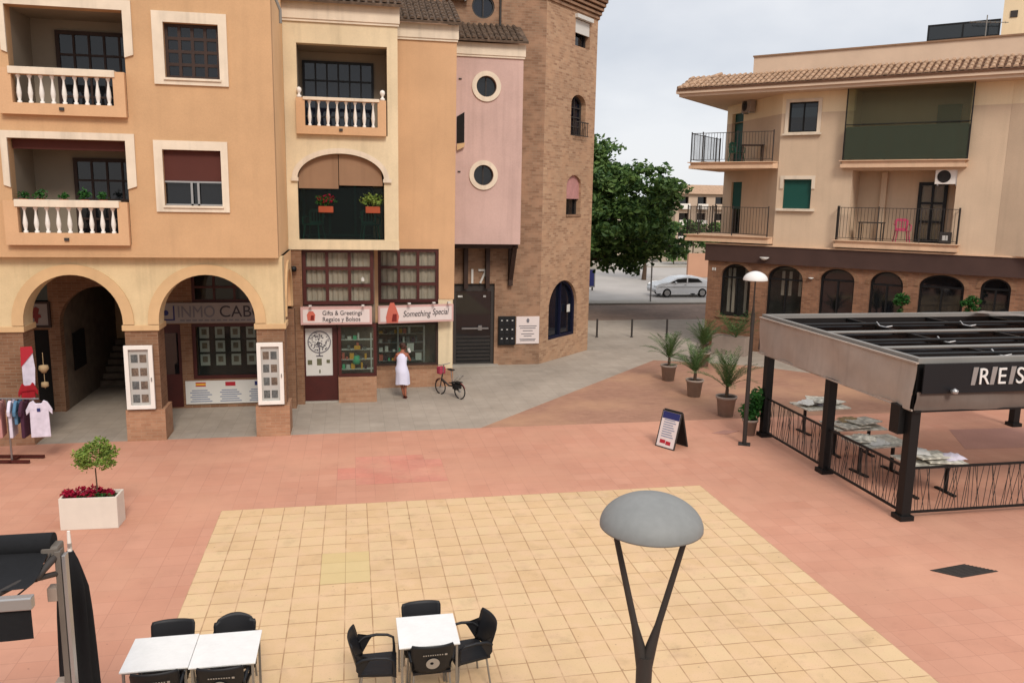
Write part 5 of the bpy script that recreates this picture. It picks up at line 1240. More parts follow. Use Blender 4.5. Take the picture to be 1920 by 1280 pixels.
for k, (l_, r_, lab) in enumerate(TT):
    stone_table(l_, r_, lab)
    rng = random.Random(k+5)
    for q in range((5, 4, 3, 5)[k]):
        z = .762
        x = l_[0]+rng.uniform(-.4, .4); y = l_[1]+rng.uniform(-.22, .22)
        c_ = thing('table_slab' if q % 2 else 'folded_cushion', ['grey slab lying', 'pale folded cushion lying', 'small grey slab leaning', 'crumpled pale cushion heaped', 'off white bundle set'][q]+' on the '+['farthest', 'second', 'third', 'nearest'][k]+' terrace table', 'slab' if q % 2 else 'cushion', (x, y, z+q*.033), R(rng.uniform(-30, 30)), 'slabs and cushions left on the terrace tables')
        if q % 2: MB().box(-.38, .38, -.26, .26, 0, .03).build('slab', 'marble', c_, .006)
        else:
            mb = MB(); vs = []; n = 12
            for i in range(n):
                for j in range(n):
                    u = i/(n-1)*2-1; v = j/(n-1)*2-1
                    h = .09*(1-u*u)**.5*(1-v*v)**.5+.02*math.sin(u*9+q)*math.cos(v*7)
                    vs.append((u*.26, v*.2, max(h, .002)))
            mb.add(vs, [(i*n+j, (i+1)*n+j, (i+1)*n+j+1, i*n+j+1) for i in range(n-1) for j in range(n-1)], True)
            mb.build('cushion', ['shirtwhite', 'marble', 'paper', 'shirtsand', 'marble'][(q+k) % 5], c_)
pp = pot_plant('potted_plant', 'leafy green climber in a square brown planter at the far pergola post', 'plant', (10.42, 19.5, 0), .20, .44, .34, 'plant', 260, 81, potm='potgrey', lsz=.13)
mb = MB(); rng = random.Random(3)
leaves(mb, clump_points((.12, -.05, .95), (.24, .24, .38), 240, rng, .2), .13, rng); mb.build('foliage', 'plant', pp)

# ------------------------------------------------------------------ street lamps
def lamp(name, label, x, y, rz=0):
    t = thing(name, label, 'street lamp', (x, y, 0), rz, 'mushroom street lamps of the plaza')
    MB().tube([(0, 0, 0), (0, 0, 1.2), (0, 0, 2.9), (0, 0, 3.42)], [.055, .055, .045, .050], 16, caps=True).box(-.15, .15, -.15, .15, 0, .015).build('pole', 'pole', t)
    mb = MB()
    for sx in (-1, 1):
        mb.tube([(0, 0, 3.28), (sx*.035, 0, 3.48), (sx*.07, 0, 3.62), (sx*.22, 0, 4.25)], [.040, .034, .021, .016], 12)
    mb.build('fork_arms', 'pole', t)
    prof = [(.288, 4.238), (.300, 4.240), (.300, 4.250)]+[(.300*math.cos(a)**1.12, 4.245+(.190 if x < 5 else .225)*math.sin(a)) for a in [PI/2*i/18 for i in range(1, 19)]]
    MB().lathe(prof, n=48).build('dome', 'dome' if x < 5 else 'textwhite', t)
    MB().lathe([(0, 4.238), (.29, 4.238)], n=48).build('diffuser', 'domeunder', t)
    return t
lamp('street_lamp', 'grey mushroom domed street lamp on a dark forked pole in the foreground', 1.69, 4.25, R(-14))
lamp('street_lamp', 'white domed street lamp on a slim dark pole beside the pergola corner', 9.87, 18.70, R(62))

# ------------------------------------------------------------------ cafe tables and chairs
def cafe_table(loc, label):
    t = thing('cafe_table', label, 'table', loc, 0, 'white square cafe tables')
    MB().box(-.372, .372, -.372, .372, .725, .745).build('table_top', 'whiteglossy', t, .004)
    for sx in (-1, 1):
        for sy in (-1, 1):
            MB().box(sx*.335-.014, sx*.335+.014, sy*.335-.014, sy*.335+.014, 0, .70).build('leg', 'steel', t)
    MB().plate(rect(-.35, .35, .70, .724), [], -.35, -.33).plate(rect(-.35, .35, .70, .724), [], .33, .35).box(-.35, -.33, -.33, .33, .70, .724).box(.33, .35, -.33, .33, .70, .724).build('frame', 'steel', t)
    return t
cafe_table((-2.305, 9.5, 0), 'left white square cafe table of the pushed together pair')
cafe_table((-1.555, 9.47, 0), 'right white square cafe table of the pushed together pair')
cafe_table((.855, 9.50, 0), 'lone white square cafe table with four black armchairs')
def cafe_chair(loc, rz, label, logo=True, rnd=False):
    """black plastic armchair on metal legs; local -y is the front"""
    t = thing('cafe_chair', label, 'chair', loc, rz, 'black armchairs round the cafe tables')
    # seat, slightly dished
    mb = MB(); n = 9; vs = []
    for i in range(n):
        for j in range(n):
            u = i/(n-1)*2-1; v = j/(n-1)*2-1
            vs.append((u*(.245-.015*v), v*.23, .445-.02*(1-u*u)*(1-v*v)-(.02 if v < -.9 else 0)))
    top = len(vs); vs += [(x, y, z-.03) for x, y, z in vs]
    fs = [(i*n+j, (i+1)*n+j, (i+1)*n+j+1, i*n+j+1) for i in range(n-1) for j in range(n-1)]
    fs += [tuple(top+q for q in reversed(f)) for f in fs]
    e_ = [i*n for i in range(n)]+[(n-1)*n+j for j in range(1, n)]+[i*n+n-1 for i in range(n-2, -1, -1)]+[j for j in range(n-2, 0, -1)]
    fs += [(e_[(i+1) % len(e_)], e_[i], top+e_[i], top+e_[(i+1) % len(e_)]) for i in range(len(e_))]
    mb.add(vs, fs, False); mb.build('seat', 'blackplastic', t)
    # curved back shell
    mb = MB(); nu, nv = 13, 11; vs = []
    for j in range(nv):
        h = j/(nv-1)
        z = .45+.40*h; w_ = .225+.035*math.sin(h*PI*.55)
        if rnd and h > .75: w_ -= (h-.75)*.22
        elif h > .92: w_ -= .015
        for i in range(nu):
            u = i/(nu-1)*2-1
            y = .215+.10*h+.035*(1-u*u)-.03*abs(u)**3*(1-.3*h)
            vs.append((u*w_, y, z-(.05*u*u*(h > .8) if rnd else 0)))
    top = len(vs); vs += [(x, y+.014, z) for x, y, z in vs]
    fs = [(j*nu+i, j*nu+i+1, (j+1)*nu+i+1, (j+1)*nu+i) for j in range(nv-1) for i in range(nu-1)]
    fs += [tuple(top+q for q in reversed(f)) for f in fs]
    e_ = [i for i in range(nu)]+[j*nu+nu-1 for j in range(1, nv)]+[(nv-1)*nu+i for i in range(nu-2, -1, -1)]+[j*nu for j in range(nv-2, 0, -1)]
    fs += [(e_[(i+1) % len(e_)], e_[i], top+e_[i], top+e_[(i+1) % len(e_)]) for i in range(len(e_))]
    mb.add(vs, fs, True); bk = mb.build('backrest', 'blackplastic', t)
    if logo:
        lg = MB().plate(ringp(0, .60, .082, 24), [ringp(.012, .606, .022, 12)], .0, .003); lg.box(-.004, .004, .0032, .0045, .53, .58)
        o = lg.build('emblem', 'alu', t); o.location = (0, .325, 0); o.rotation_euler = (R(-14), 0, PI); o.location = (0, .232, .02); o.rotation_euler = (0, 0, PI)
        o.rotation_euler = (R(14), 0, PI); o.location = (0, .452, -.01) if False else (0, .31+.165, 0) if False else (0, .16, .0)
        mb = MB()
        for k in range(9): mb.box(-.12+k*.028, -.104+k*.028, 0, .003, .725, .74)
        mb.box(-.17, -.14, 0, .003, .72, .745)
        o2 = mb.build('lettering', 'alu', t)
        for oo_ in (o, o2):
            oo_.rotation_euler = (R(-14), 0, 0); oo_.location = (0, .170, .02)
    for sx in (-1, 1):
        MB().tube([(sx*.245, .24, .60), (sx*.265, .17, .655), (sx*.275, .02, .675), (sx*.275, -.12, .665), (sx*.27, -.19, .63), (sx*.262, -.20, .52), (sx*.25, -.20, .43)], [.020, .022, .018, .017, .017, .018, .022], 8).add(
            [(sx*.243, .25, .50), (sx*.243, .25, .72), (sx*.268, .06, .668), (sx*.262, .10, .62), (sx*.246, .2, .44)], [(0, 1, 2, 3, 4), (4, 3, 2, 1, 0)]).build('armrest', 'blackplastic', t)
        for sy in (-1, 1):
            MB().tube([(sx*.215, sy*.18, .43), (sx*.24, sy*.21+(.03 if sy > 0 else 0), 0)], .013, 8).build('leg', 'steel', t)
    return t
cafe_chair((-2.27, 9.74, 0), R(0), 'flat topped black armchair behind the left table of the pair', False)
cafe_chair((-1.52, 9.79, 0), R(4), 'round topped black armchair behind the right table of the pair', False, True)
cafe_chair((-2.26, 9.22, 0), R(182), 'black armchair in front of the left table of the pair, back to the viewer')
cafe_chair((-1.54, 9.20, 0), R(178), 'black armchair in front of the right table of the pair, pale mark on its back')
cafe_chair((.83, 9.72, 0), R(2), 'black armchair tucked behind the lone white table', False)
cafe_chair((.87, 9.28, 0), R(181), 'black armchair in front of the lone table showing a round grey emblem')
cafe_chair((.23, 9.34, 0), R(87), 'black armchair left of the lone white table seen from the side', False)
cafe_chair((1.36, 9.46, 0), R(-78), 'black armchair right of the lone white table turned towards it', False)

# ------------------------------------------------------------------ awning frame and parasol at left foreground
AW = thing('terrace_awning', 'black folded awning with aluminium front bar on a grey post at the left edge', 'awning', (-2.42, 7.0, 0))
MB().box(-.05, -.005, -.05, .05, 0, 3.16).build('post', 'awnpost', AW, .005)
MB().box(.0, .03, -.04, .04, 0, 3.12).build('post_channel', 'alu', AW, .004)
for z in (2.78, 1.92, 1.78): MB().box(-.13, -.051, -.05, .05, z-.06, z+.06).build('post_bracket', 'potgrey', AW, .008)
MB().box(-3.2, -3.1, -.05, .05, 0, 3.16).build('post', 'rail', AW)
MB().tube([(-3.3, .05, 3.20), (-.08, .05, 3.20)], .09, 16).build('cloth_roll', 'blackfabric', AW)
mb = MB(); vs = []; n = 16
for i in range(n+1):
    for j in range(9):
        t_ = j/8; vs.append((-3.3+3.20*i/n+.0*(1-t_)*(i/n), -.02-.50*t_, 3.16-.09*t_-.05*math.sin(PI*t_)+.006*math.sin(i*2.3+j)))
mb.add(vs, [(i*9+j, (i+1)*9+j, (i+1)*9+j+1, i*9+j+1) for i in range(n) for j in range(8)], True)
mb.build('canopy', 'blackfabric', AW)
MB().box(-3.3, -.02, -.66, -.58, 2.96, 3.06).build('front_bar', 'alu', AW, .01)
mb = MB(); vs = []
for i in range(41):
    for j in range(5): vs.append((-3.28+3.24*i/40, -.62+.010*math.sin(i*.8)*(j/4), 2.955-.25*j/4))
mb.add(vs, [(i*5+j, (i+1)*5+j, (i+1)*5+j+1, i*5+j+1) for i in range(40) for j in range(4)], True); mb.build('front_valance', 'blackfabric', AW)
MB().tube([(-.04, -.02, 2.96), (-.22, -.34, 3.04), (-.34, -.62, 3.05)], .025, 8).tube([(-.04, 0, 3.12), (-.14, -.25, 3.02)], .03, 8).build('folding_arm', 'iron', AW)
MB().box(-.16, -.02, -.04, .12, 3.06, 3.20).build('arm_joint', 'awnpost', AW, .02)
MB().tube([(-.30, -.60, 3.0), (-.9, -.5, 2.2), (-1.2, -.3, 1.4)], .008, 6).tube([(-.06, 0, 3.18), (-.16, -.2, 2.98), (-.24, -.5, 2.96)], .007, 6).build('cable', 'iron', AW)
UM = thing('folded_parasol', 'closed black parasol with a pale tip standing right of the grey awning post', 'parasol', (-2.70, 8.0, 0))
MB().tube([(0, 0, .05), (0, 0, 2.8)], .02, 12).build('pole', 'alu', UM)
MB().box(-.28, .28, -.28, .28, 0, .06).build('base', 'potgrey', UM, .01)
mb = MB(); vs = []; nz, na = 20, 40
for j in range(nz+1):
    h = j/nz; z = 2.72-1.87*h
    rr = .03+.085*min(1, h*5)**.7+.065*h
    if h > .95: rr *= .9
    for i in range(na):
        a = 2*PI*i/na; r = rr*(1+.16*math.sin(a*8+h*1.5)*min(1, h*3))
        vs.append((r*math.cos(a)+.0, r*math.sin(a)*.8, z-(.05*math.sin(a*8) if j == nz else 0)))
mb.add(vs, [(j*na+i, (j+1)*na+i, (j+1)*na+(i+1) % na, j*na+(i+1) % na) for j in range(nz) for i in range(na)], True)
mb.build('folded_canopy', 'blackfabric', UM)
MB().tube([(0, 0, 2.70), (0, 0, 2.92)], [.022, .014], 10).build('finial', 'white', UM)

# ------------------------------------------------------------------ planter with topiary
PL = thing('flower_planter', 'white rectangular planter with magenta flowers and a round-headed little tree', 'planter', (-4.82, 15.6, 0), R(-2))
MB().plate(rect(-.5, .5, 0, .60), [], -.22, -.18).plate(rect(-.5, .5, 0, .60), [], .18, .22).box(-.5, -.46, -.179, .179, 0, .60).box(.46, .5, -.179, .179, 0, .60).build('box', 'planter', PL, .006)
MB().box(-.459, .459, -.179, .179, .02, .54).build('soil', 'soil', PL)
mb = MB(); rng = random.Random(12)
for c, r_ in (((-.36, -.05, .62), .15), ((-.18, .03, .64), .15), ((-.02, -.08, .62), .14), ((.12, .05, .62), .12), ((.3, .06, .60), .10), ((-.45, .08, .6), .12), ((.02, .12, .64), .13)):
    leaves(mb, clump_points(c, (r_, r_*.9, r_*.7), 110, rng, .5), .055, rng)
mb.build('flowers', 'magenta', PL)
mb = MB()
leaves(mb, clump_points((0, 0, .58), (.44, .17, .06), 160, rng, .1), .07, rng); mb.build('ground_foliage', 'plant', PL)
TP = thing('topiary_tree', 'small round headed green tree growing from the white planter', 'tree', (-4.72, 15.58, .55))
MB().tube([(0, 0, 0), (.01, 0, .2), (0, .01, .55)], [.017, .014, .012], 8).build('trunk', 'bark', TP)
mb = MB(); rng = random.Random(31)
for k in range(56):
    a = rng.uniform(0, 2*PI); e_ = math.asin(rng.uniform(-.75, 1)); r_ = rng.uniform(.62, 1)
    c = (.34*r_*math.cos(a)*math.cos(e_), .32*r_*math.sin(a)*math.cos(e_), .78+.31*r_*math.sin(e_))
    q = rng.uniform(.09, .15)
    leaves(mb, clump_points(c, (q, q, q*.8), 34, rng, .3), .055, rng)
mb.build('crown', 'leafpot', TP)

# ------------------------------------------------------------------ palms in taupe pots, a-frame, bollards, covers
def palm_pot(loc, label, h, seed, pot_h=.56, pot_r=.27, nf=17, rz=0):
    t = thing('potted_palm', label, 'potted palm', loc, rz, 'young palms in taupe pots')
    MB().lathe([(0, 0), (pot_r*.74, 0), (pot_r*.96, pot_h*.88), (pot_r*1.06, pot_h*.88), (pot_r*1.08, pot_h), (pot_r*.98, pot_h), (pot_r*.95, pot_h*.93)], n=28).build('pot', 'potgrey', t)
    MB().lathe([(0, pot_h*.92), (pot_r*.95, pot_h*.92)], n=20).build('soil', 'soil', t)
    rng = random.Random(seed)
    MB().tube([(0, 0, pot_h*.9), (.01, 0, pot_h+.16), (0, 0, pot_h+.34)], [.055, .05, .03], 10).build('stem', 'bark', t)
    mb = MB()
    for k in range(nf):
        a = k*2.4+rng.uniform(-.2, .2); el = rng.uniform(.55, 1.5); L_ = h*rng.uniform(.75, 1.05)
        pts = []
        p = Vector((0, 0, pot_h+.22)); e2 = el
        for q in range(11):
            pts.append(p.copy()); st = L_/10
            p = p+Vector((math.cos(a)*math.cos(e2), math.sin(a)*math.cos(e2), math.sin(e2)))*st
            e2 -= (.05+.12*(q/10))*(1.3-.5*el)
        mb.tube(pts, .007, 4, .003, caps=False)
        side = Vector((-math.sin(a), math.cos(a), 0))
        for q in range(2, 11):
            for w_ in range(2):
                base = pts[q-1].lerp(pts[q], w_*.5); d = (pts[q]-pts[q-1]).normalized()
                ll = .20*h*(1-abs(q-6)/8)*rng.uniform(.8, 1.15)
                for sg_ in (-1, 1):
                    dr_ = (d*.62+side*sg_*.72+Vector((0, 0, .12+rng.uniform(-.15, .1)))).normalized()
                    tip = base+dr_*ll; wv = d.cross(dr_).cross(dr_).normalized()*.012
                    mid = base.lerp(tip, .5)
                    mb.add([base, mid+wv, tip, mid-wv], [(0, 1, 2, 3)])
    mb.build('fronds', 'palm', t)
    return t
palm_pot((10.78, 26.2, 0), 'potted palm standing farthest left of the group by the pavement edge', 1.12, 2, nf=24)
palm_pot((10.72, 23.85, 0), 'middle potted palm of the front row of three', 1.15, 5, nf=26)
palm_pot((10.66, 21.45, 0), 'nearest potted palm, right of the sandwich board', 1.3, 8, pot_h=.6, pot_r=.29, nf=28)
palm_pot((13.05, 28.4, 0), 'potted palm behind the row, in front of the brick corner', 1.15, 11, nf=24)
tr = thing('plant_trough', 'brown trough with tall leafy palm under the first arched window', 'planter', fpt(1.5, -1.2, 0), FR)
MB().plate(rect(-.7, .7, 0, .75), [], -.3, -.26).plate(rect(-.7, .7, 0, .75), [], .26, .3).box(-.7, -.66, -.259, .259, 0, .75).box(.66, .7, -.259, .259, 0, .75).box(-.659, .659, -.259, .259, .02, .68).build('trough', 'potgrey', tr, .01)
mb = MB(); rng = random.Random(77)
for k in range(24):
    a = k*2.4; el = rng.uniform(.5, 1.4); p = Vector((.2, 0, .7)); pts = []
    for q in range(9):
        pts.append(p.copy()); p = p+Vector((math.cos(a)*math.cos(el), math.sin(a)*math.cos(el), math.sin(el)))*.16; el -= .10
    mb.tube(pts, .008, 4, .003, caps=False); side = Vector((-math.sin(a), math.cos(a), 0))
    for q in range(2, 9):
        d = (pts[q]-pts[q-1]).normalized()
        for sg_ in (-1, 1):
            dr_ = (d*.5+side*sg_*.8).normalized(); tip = pts[q]+dr_*.28; wv = d.cross(dr_).cross(dr_).normalized()*.02; mid = pts[q].lerp(tip, .5)
            mb.add([pts[q], mid+wv, tip, mid-wv], [(0, 1, 2, 3)])
mb.build('fronds', 'palm', tr)
pot_plant('potted_plant', 'small dark pot plant on the ground at the brick corner left of the trough', 'plant', fpt(.25, -.8, 0), .18, .3, .3, 'leafdk', 160, 91, potm='potgrey', lsz=.12)
def ball_tree(loc, label, seed, r_=.32, h=1.95, low=0):
    t = thing('ball_topiary', label, 'potted tree', loc, 0, 'ball topiary trees by the restaurant wall')
    MB().lathe([(0, 0), (.2, 0), (.26, .5), (.24, .5), (.23, .46), (0, .46)], n=20).build('pot', 'potgrey', t)
    MB().tube([(0, 0, .45), (.02, 0, h-.2)], .022, 8).build('trunk', 'bark', t)
    mb = MB(); rng = random.Random(seed)
    for k in range(26):
        d = Vector((rng.gauss(0, 1), rng.gauss(0, 1), rng.gauss(0, 1))).normalized()*r_*rng.uniform(.5, .95)
        leaves(mb, clump_points((d.x, d.y, h+d.z), (.10, .10, .10), 26, rng, .3), .09, rng)
    if low:
        leaves(mb, clump_points((0, 0, h-.5), (.14, .14, .3), 90, rng, .3), .09, rng)
    mb.build('crown', 'plant', t)
ball_tree(fpt(7.75, -1.0, 0), 'ball topiary tree with stray lower leaves between third and fourth arched windows', 3, .28, 2.72, 1)
ball_tree(fpt(9.98, -1.0, 0), 'wide ball topiary tree right of the big arched door', 4, .34, 2.72)
af = thing('sandwich_board', 'white and blue sandwich board with printed lines standing on the salmon paving', 'sandwich board', (7.92, 18.80, 0), R(-60)); af.scale = (.93, .93, .93)
def afp(name, material, y_sgn, poly_off, x0, x1, z0, z1, parent, th=.02):
    mx_ = Matrix.Rotation(R(17)*y_sgn, 4, 'X')
    mx_.translation = (0, -.28*y_sgn*-1 if False else y_sgn*-.30*-1*-1 if False else (-.30 if y_sgn > 0 else .30), 0)
    return MB().box(x0, x1, -th/2+poly_off, th/2+poly_off, z0, z1, mx_).build(name, material, parent)
sgn = 1
mf = Matrix.Translation((0, -.30, 0)) @ Matrix.Rotation(R(-16), 4, 'X'); mk = Matrix.Translation((0, .30, 0)) @ Matrix.Rotation(R(16), 4, 'X')
fa = MB().box(-.30, .30, -.012, .012, .02, 1.00, mf).build('front_panel', 'signwhite', af)
MB().plate(rect(-.32, .32, 0, 1.02), [rect(-.29, .29, .03, .99)], -.018, .018, mf).build('frame', 'iron', af)
MB().box(-.30, .30, -.012, .012, .02, 1.05, mk).build('rear_panel', 'blackplastic', af); MB().plate(rect(-.32, .32, 0, 1.02), [rect(-.29, .29, .03, .99)], -.018, .018, mk).build('frame', 'iron', af)
MB().box(-.28, .28, -.017, -.0125, .80, .985, mf).build('header', 'bluesign', fa)
mb = MB()
for k in range(8): mb.box(-.2, .2-(k % 3)*.04, -.017, -.0125, .30+k*.065, .325+k*.065, mf)
mb.build('text_lines', 'lineprint', fa); MB().box(-.2, -.02, -.017, -.0125, .12, .22, mf).box(.0, .16, -.017, -.0125, .10, .20, mf).build('red_print', 'redprint', fa)
for k, (x, y) in enumerate(((10.94, 35.26), (12.56, 35.11), (14.2, 34.96))):
    t = thing('bollard', ['leftmost thin dark bollard, nearest the brick tower', 'middle thin dark bollard in the passage', 'rightmost thin bollard, behind the potted palms'][k], 'bollard', (x, y, 0), 0, 'thin bollards across the passage')
    MB().tube([(0, 0, 0), (0, 0, .78)], .045, 12).lathe([(.045, .78), (.05, .80), (.04, .84), (0, .86)], n=12).build('post', 'iron', t); MB().lathe([(.07, .0), (.07, .03), (.045, .04)], n=12).build('base_ring', 'iron', t)
for nm_, lab, poly, mt_ in (('drain_grate', 'dark steel drain grate set in the salmon paving at right', [(9.6, 11.38), (10.35, 11.50), (10.75, 11.16), (9.95, 11.05)], 'iron'), ('manhole_cover', 'faint square manhole cover in the paving beside the white lamp', [(9.45, 19.75), (9.95, 20.0), (10.3, 19.85), (9.8, 19.6)], 'darkpave')):
    t = thing(nm_, lab, 'drain cover', (poly[0][0], poly[0][1], 0)); q = [(x-poly[0][0], y-poly[0][1]) for x, y in poly]
    MB().slabp(list(reversed(q)), .002, .010).build('plate', mt_, t)
    if mt_ == 'iron':
        mb = MB()
        for k in range(9):
            a = Vector((*q[0], 0)).lerp(Vector((*q[3], 0)), (k+.5)/9); b = Vector((*q[1], 0)).lerp(Vector((*q[2], 0)), (k+.5)/9)
            mb.bar(a+Vector((0, 0, .012)), b+Vector((0, 0, .012)), .02, .008)
        mb.build('slats', 'pole', t)

# ------------------------------------------------------------------ folding bicycle
BK = thing('bicycle', 'small wheeled folding bicycle with a raspberry bag on the handlebar by the cream pillar', 'bicycle', (2.95, 24.78, 0), math.atan2(24.39-25.16, 3.21-2.68))
def wheel(x, r_):
    t = MB(); n = 24
    vs = []; 
    t.tube([(x+r_*math.cos(2*PI*i/n), 0, r_+.005+r_*math.sin(2*PI*i/n)*.985) for i in range(n+1)], .02, 6)
    wo = t.build('wheel', 'rubber', BK)
    s_ = MB()
    for k in range(10): s_.tube([(x, 0, r_), (x+r_*.95*math.cos(2*PI*k/10), 0, r_+r_*.95*math.sin(2*PI*k/10))], .003, 4)
    s_.tube([(x, -.04, r_), (x, .04, r_)], .02, 8); s_.build('spokes', 'steel', wo)
wheel(-.46, .235); wheel(.46, .235)
MB().tube([(-.40, 0, .52), (-.46, 0, .235)], .018).tube([(-.34, 0, .72), (-.40, 0, .50)], .022).tube([(-.38, 0, .5), (-.05, 0, .34), (.15, 0, .36)], .028).tube([(.15, 0, .30), (.10, 0, .5)], .022).tube([(.13, 0, .34), (.46, 0, .235)], .014).tube([(.10, 0, .5), (.46, 0, .235)], .012).build('frame', 'iron', BK)
MB().tube([(-.34, 0, .72), (-.29, 0, .98)], .015).tube([(-.27, -.24, 1.0), (-.29, -.1, .98), (-.29, .1, .98), (-.27, .24, 1.0)], .013).build('handlebar', 'steel', BK)
MB().tube([(.11, 0, .48), (.05, 0, .84)], .015).build('seat_post', 'steel', BK); MB().box(-.08, .17, -.06, .06, .84, .89).build('saddle', 'blackplastic', BK, .025)
MB().box(-.52, -.33, -.12, .12, .66, .90).build('handlebar_bag', 'pinkbag', BK, .04)
MB().box(.22, .50, -.10, .10, .50, .53).box(.24, .42, -.12, .12, .30, .48).build('rear_bag', 'black', BK, .015)
MB().plate([(.42, .56), (.72, .60), (.70, .80), (.44, .72)], [], -.10, .10).build('rear_basket', 'pole', BK, .01) if False else MB().tube([(.3, -.1, .56), (.52, -.1, .74), (.52, .1, .74), (.3, .1, .56)], .008, 5).build('rack_loop', 'steel', BK)
mb = MB()
for k in range(2): 
    r2 = .235+.03
    mb.tube([((.46 if k else -.46)+r2*math.cos(a), 0, .24+r2*math.sin(a)) for a in [PI*.15+PI*.7*i/10 for i in range(11)]], .012, 6)
mb.build('mudguard', 'signdkred', BK)
MB().tube([(.15, .07, .36), (.15, .07, .22)], .01).tube([(.15, -.07, .36), (.15, -.07, .5)], .01).box(.1, .2, .06, .14, .2, .22).lathe([(.0, .0), (.06, .0)], n=3).build('pedals', 'black', BK) if False else MB().tube([(.15, .02, .36), (.15, .08, .24)], .01).tube([(.15, -.02, .36), (.15, -.08, .48)], .01).box(.1, .2, .07, .15, .22, .24).box(.1, .2, -.15, -.07, .47, .49).build('pedals', 'black', BK)

# ------------------------------------------------------------------ person in a white dress looking in the shop window
PX, PY = 1.44, 24.72
pe = thing('person', 'person in a white knee-length dress leaning towards the shop window, arms raised holding something small', 'person', (PX, PY, 0), R(-12))
def skin_obj(name, verts, edges, radii, material, parent, sub=2):
    me = bpy.data.meshes.new(name); me.from_pydata(verts, edges, []); me.materials.append(M[material])
    o = bpy.data.objects.new(name, me); col.objects.link(o); o.parent = parent
    sk = o.modifiers.new('skin', 'SKIN'); sk.use_smooth_shade = True
    for v, r_ in zip(me.skin_vertices[0].data, radii): v.radius = (r_, r_) if not isinstance(r_, tuple) else r_
    me.skin_vertices[0].data[0].use_root = True
    ss = o.modifiers.new('sub', 'SUBSURF'); ss.levels = sub; ss.render_levels = sub
    return o
# facing +y (towards the window); right is +x
V_ = [(0, 0, .90), (0, .03, 1.05), (0, .08, 1.22), (0, .13, 1.36), (0, .17, 1.43), (.005, .20, 1.49), (.01, .23, 1.58), (.01, .24, 1.66),
      (.10, 0, .86), (.11, .03, .50), (.12, -.02, .10), (.12, .08, .035), (-.08, 0, .86), (-.02, .05, .50), (.06, .04, .10), (.07, .14, .035),
      (.16, .13, 1.35), (.24, .24, 1.15), (.14, .42, 1.26), (.11, .50, 1.30), (-.16, .13, 1.35), (-.26, .22, 1.14), (-.04, .40, 1.25), (.03, .49, 1.30)]
E_ = [(0, 1), (1, 2), (2, 3), (3, 4), (4, 5), (5, 6), (6, 7), (0, 8), (8, 9), (9, 10), (10, 11), (0, 12), (12, 13), (13, 14), (14, 15), (3, 16), (16, 17), (17, 18), (18, 19), (3, 20), (20, 21), (21, 22), (22, 23)]
Rr = [.13, .11, .12, .11, .06, .052, .085, .075, .085, .055, .035, .035, .085, .055, .035, .035, .052, .038, .026, .024, .052, .038, .026, .024]
skin_obj('body', V_, E_, Rr, 'skin', pe)
# dress: bodice and skirt as a lofted surface
mb = MB(); vs = []; na = 28
sec = [(.46, .225, .20, .01), (.62, .215, .19, .01), (.80, .205, .185, .0), (.95, .195, .165, .0), (1.06, .155, .135, .03), (1.16, .155, .13, .06), (1.26, .165, .135, .09), (1.34, .155, .12, .12), (1.40, .09, .08, .15)]
for j, (z, rx, ry, cy) in enumerate(sec):
    for i in range(na):
        a = 2*PI*i/na; f = 1+.09*math.sin(a*7+z*2)*(1-z/1.2 if z < 1.0 else 0)
        vs.append((.03*(z < .9)+rx*f*math.cos(a), cy+ry*f*math.sin(a), z+.015*math.sin(a*3)*(j == 0)))
mb.add(vs, [(j*na+i, j*na+(i+1) % na, (j+1)*na+(i+1) % na, (j+1)*na+i) for j in range(len(sec)-1) for i in range(na)], True)
mb.build('dress', 'dress', pe)
hb = MB(); vs = []; nn_ = 12
for j in range(9):
    b_ = -PI/2+PI*j/8
    for i in range(16):
        a = 2*PI*i/16; r_ = .098*math.cos(b_)
        vs.append((.01+r_*math.cos(a), .215+r_*1.05*math.sin(a), 1.60+.115*math.sin(b_)))
hb.add(vs, [(j*16+i, j*16+(i+1) % 16, (j+1)*16+(i+1) % 16, (j+1)*16+i) for j in range(8) for i in range(16)], True)
hb.lathe([(0, -.03), (.04, -.02), (.045, .02), (0, .05)], .0, .12, n=10, z0=1.66)
hb.build('hair', 'hair', pe)
ft = MB()
# simple face facing the window: nose, ears
ft.lathe([(.0, .02), (.014, .0), (.0, -.02)], .01, .325, n=8, z0=1.585).lathe([(0, .03), (.014, 0), (0, -.03)], .112, .23, n=8, z0=1.585).lathe([(0, .03), (.014, 0), (0, -.03)], -.092, .23, n=8, z0=1.585)
ft.build('nose_and_ears', 'skin', pe)
def hand(side, wrist, nm):
    hb = MB(); wv = Vector(wrist)
    hb.box(wv.x-.034, wv.x+.034, wv.y-.01, wv.y+.075, wv.z-.012, wv.z+.014)
    for k in range(4):
        L_ = (.058, .068, .064, .05)[k]; x = wv.x-.027+k*.018
        hb.tube([(x, wv.y+.07, wv.z), (x, wv.y+.07+L_*.5, wv.z+.012), (x-side*.004, wv.y+.07+L_*.7, wv.z+.012+L_*.4)], [.009, .008, .006], 6)
    hb.tube([(wv.x-side*.03, wv.y+.015, wv.z), (wv.x-side*.055, wv.y+.05, wv.z+.02), (wv.x-side*.05, wv.y+.075, wv.z+.035)], [.010, .009, .007], 6)
    return hb.build(nm, 'skin', pe)
hand(1, (.11, .50, 1.30), 'hand'); hand(-1, (.03, .49, 1.30), 'hand')
o = MB().box(-.01, .01, -.035, .035, -.07, .07).build('phone', 'textwhite', None, .004)
tag(o, 'small bright white phone held up by the person in the white dress', 'phone'); o.location = pe.matrix_basis @ Vector((.09, .58, 1.36)) if False else (Matrix.Translation((PX, PY, 0)) @ Matrix.Rotation(R(-12), 4, 'Z') @ Vector((.17, .50, 1.42))); o.rotation_euler = (R(-20), 0, R(70))
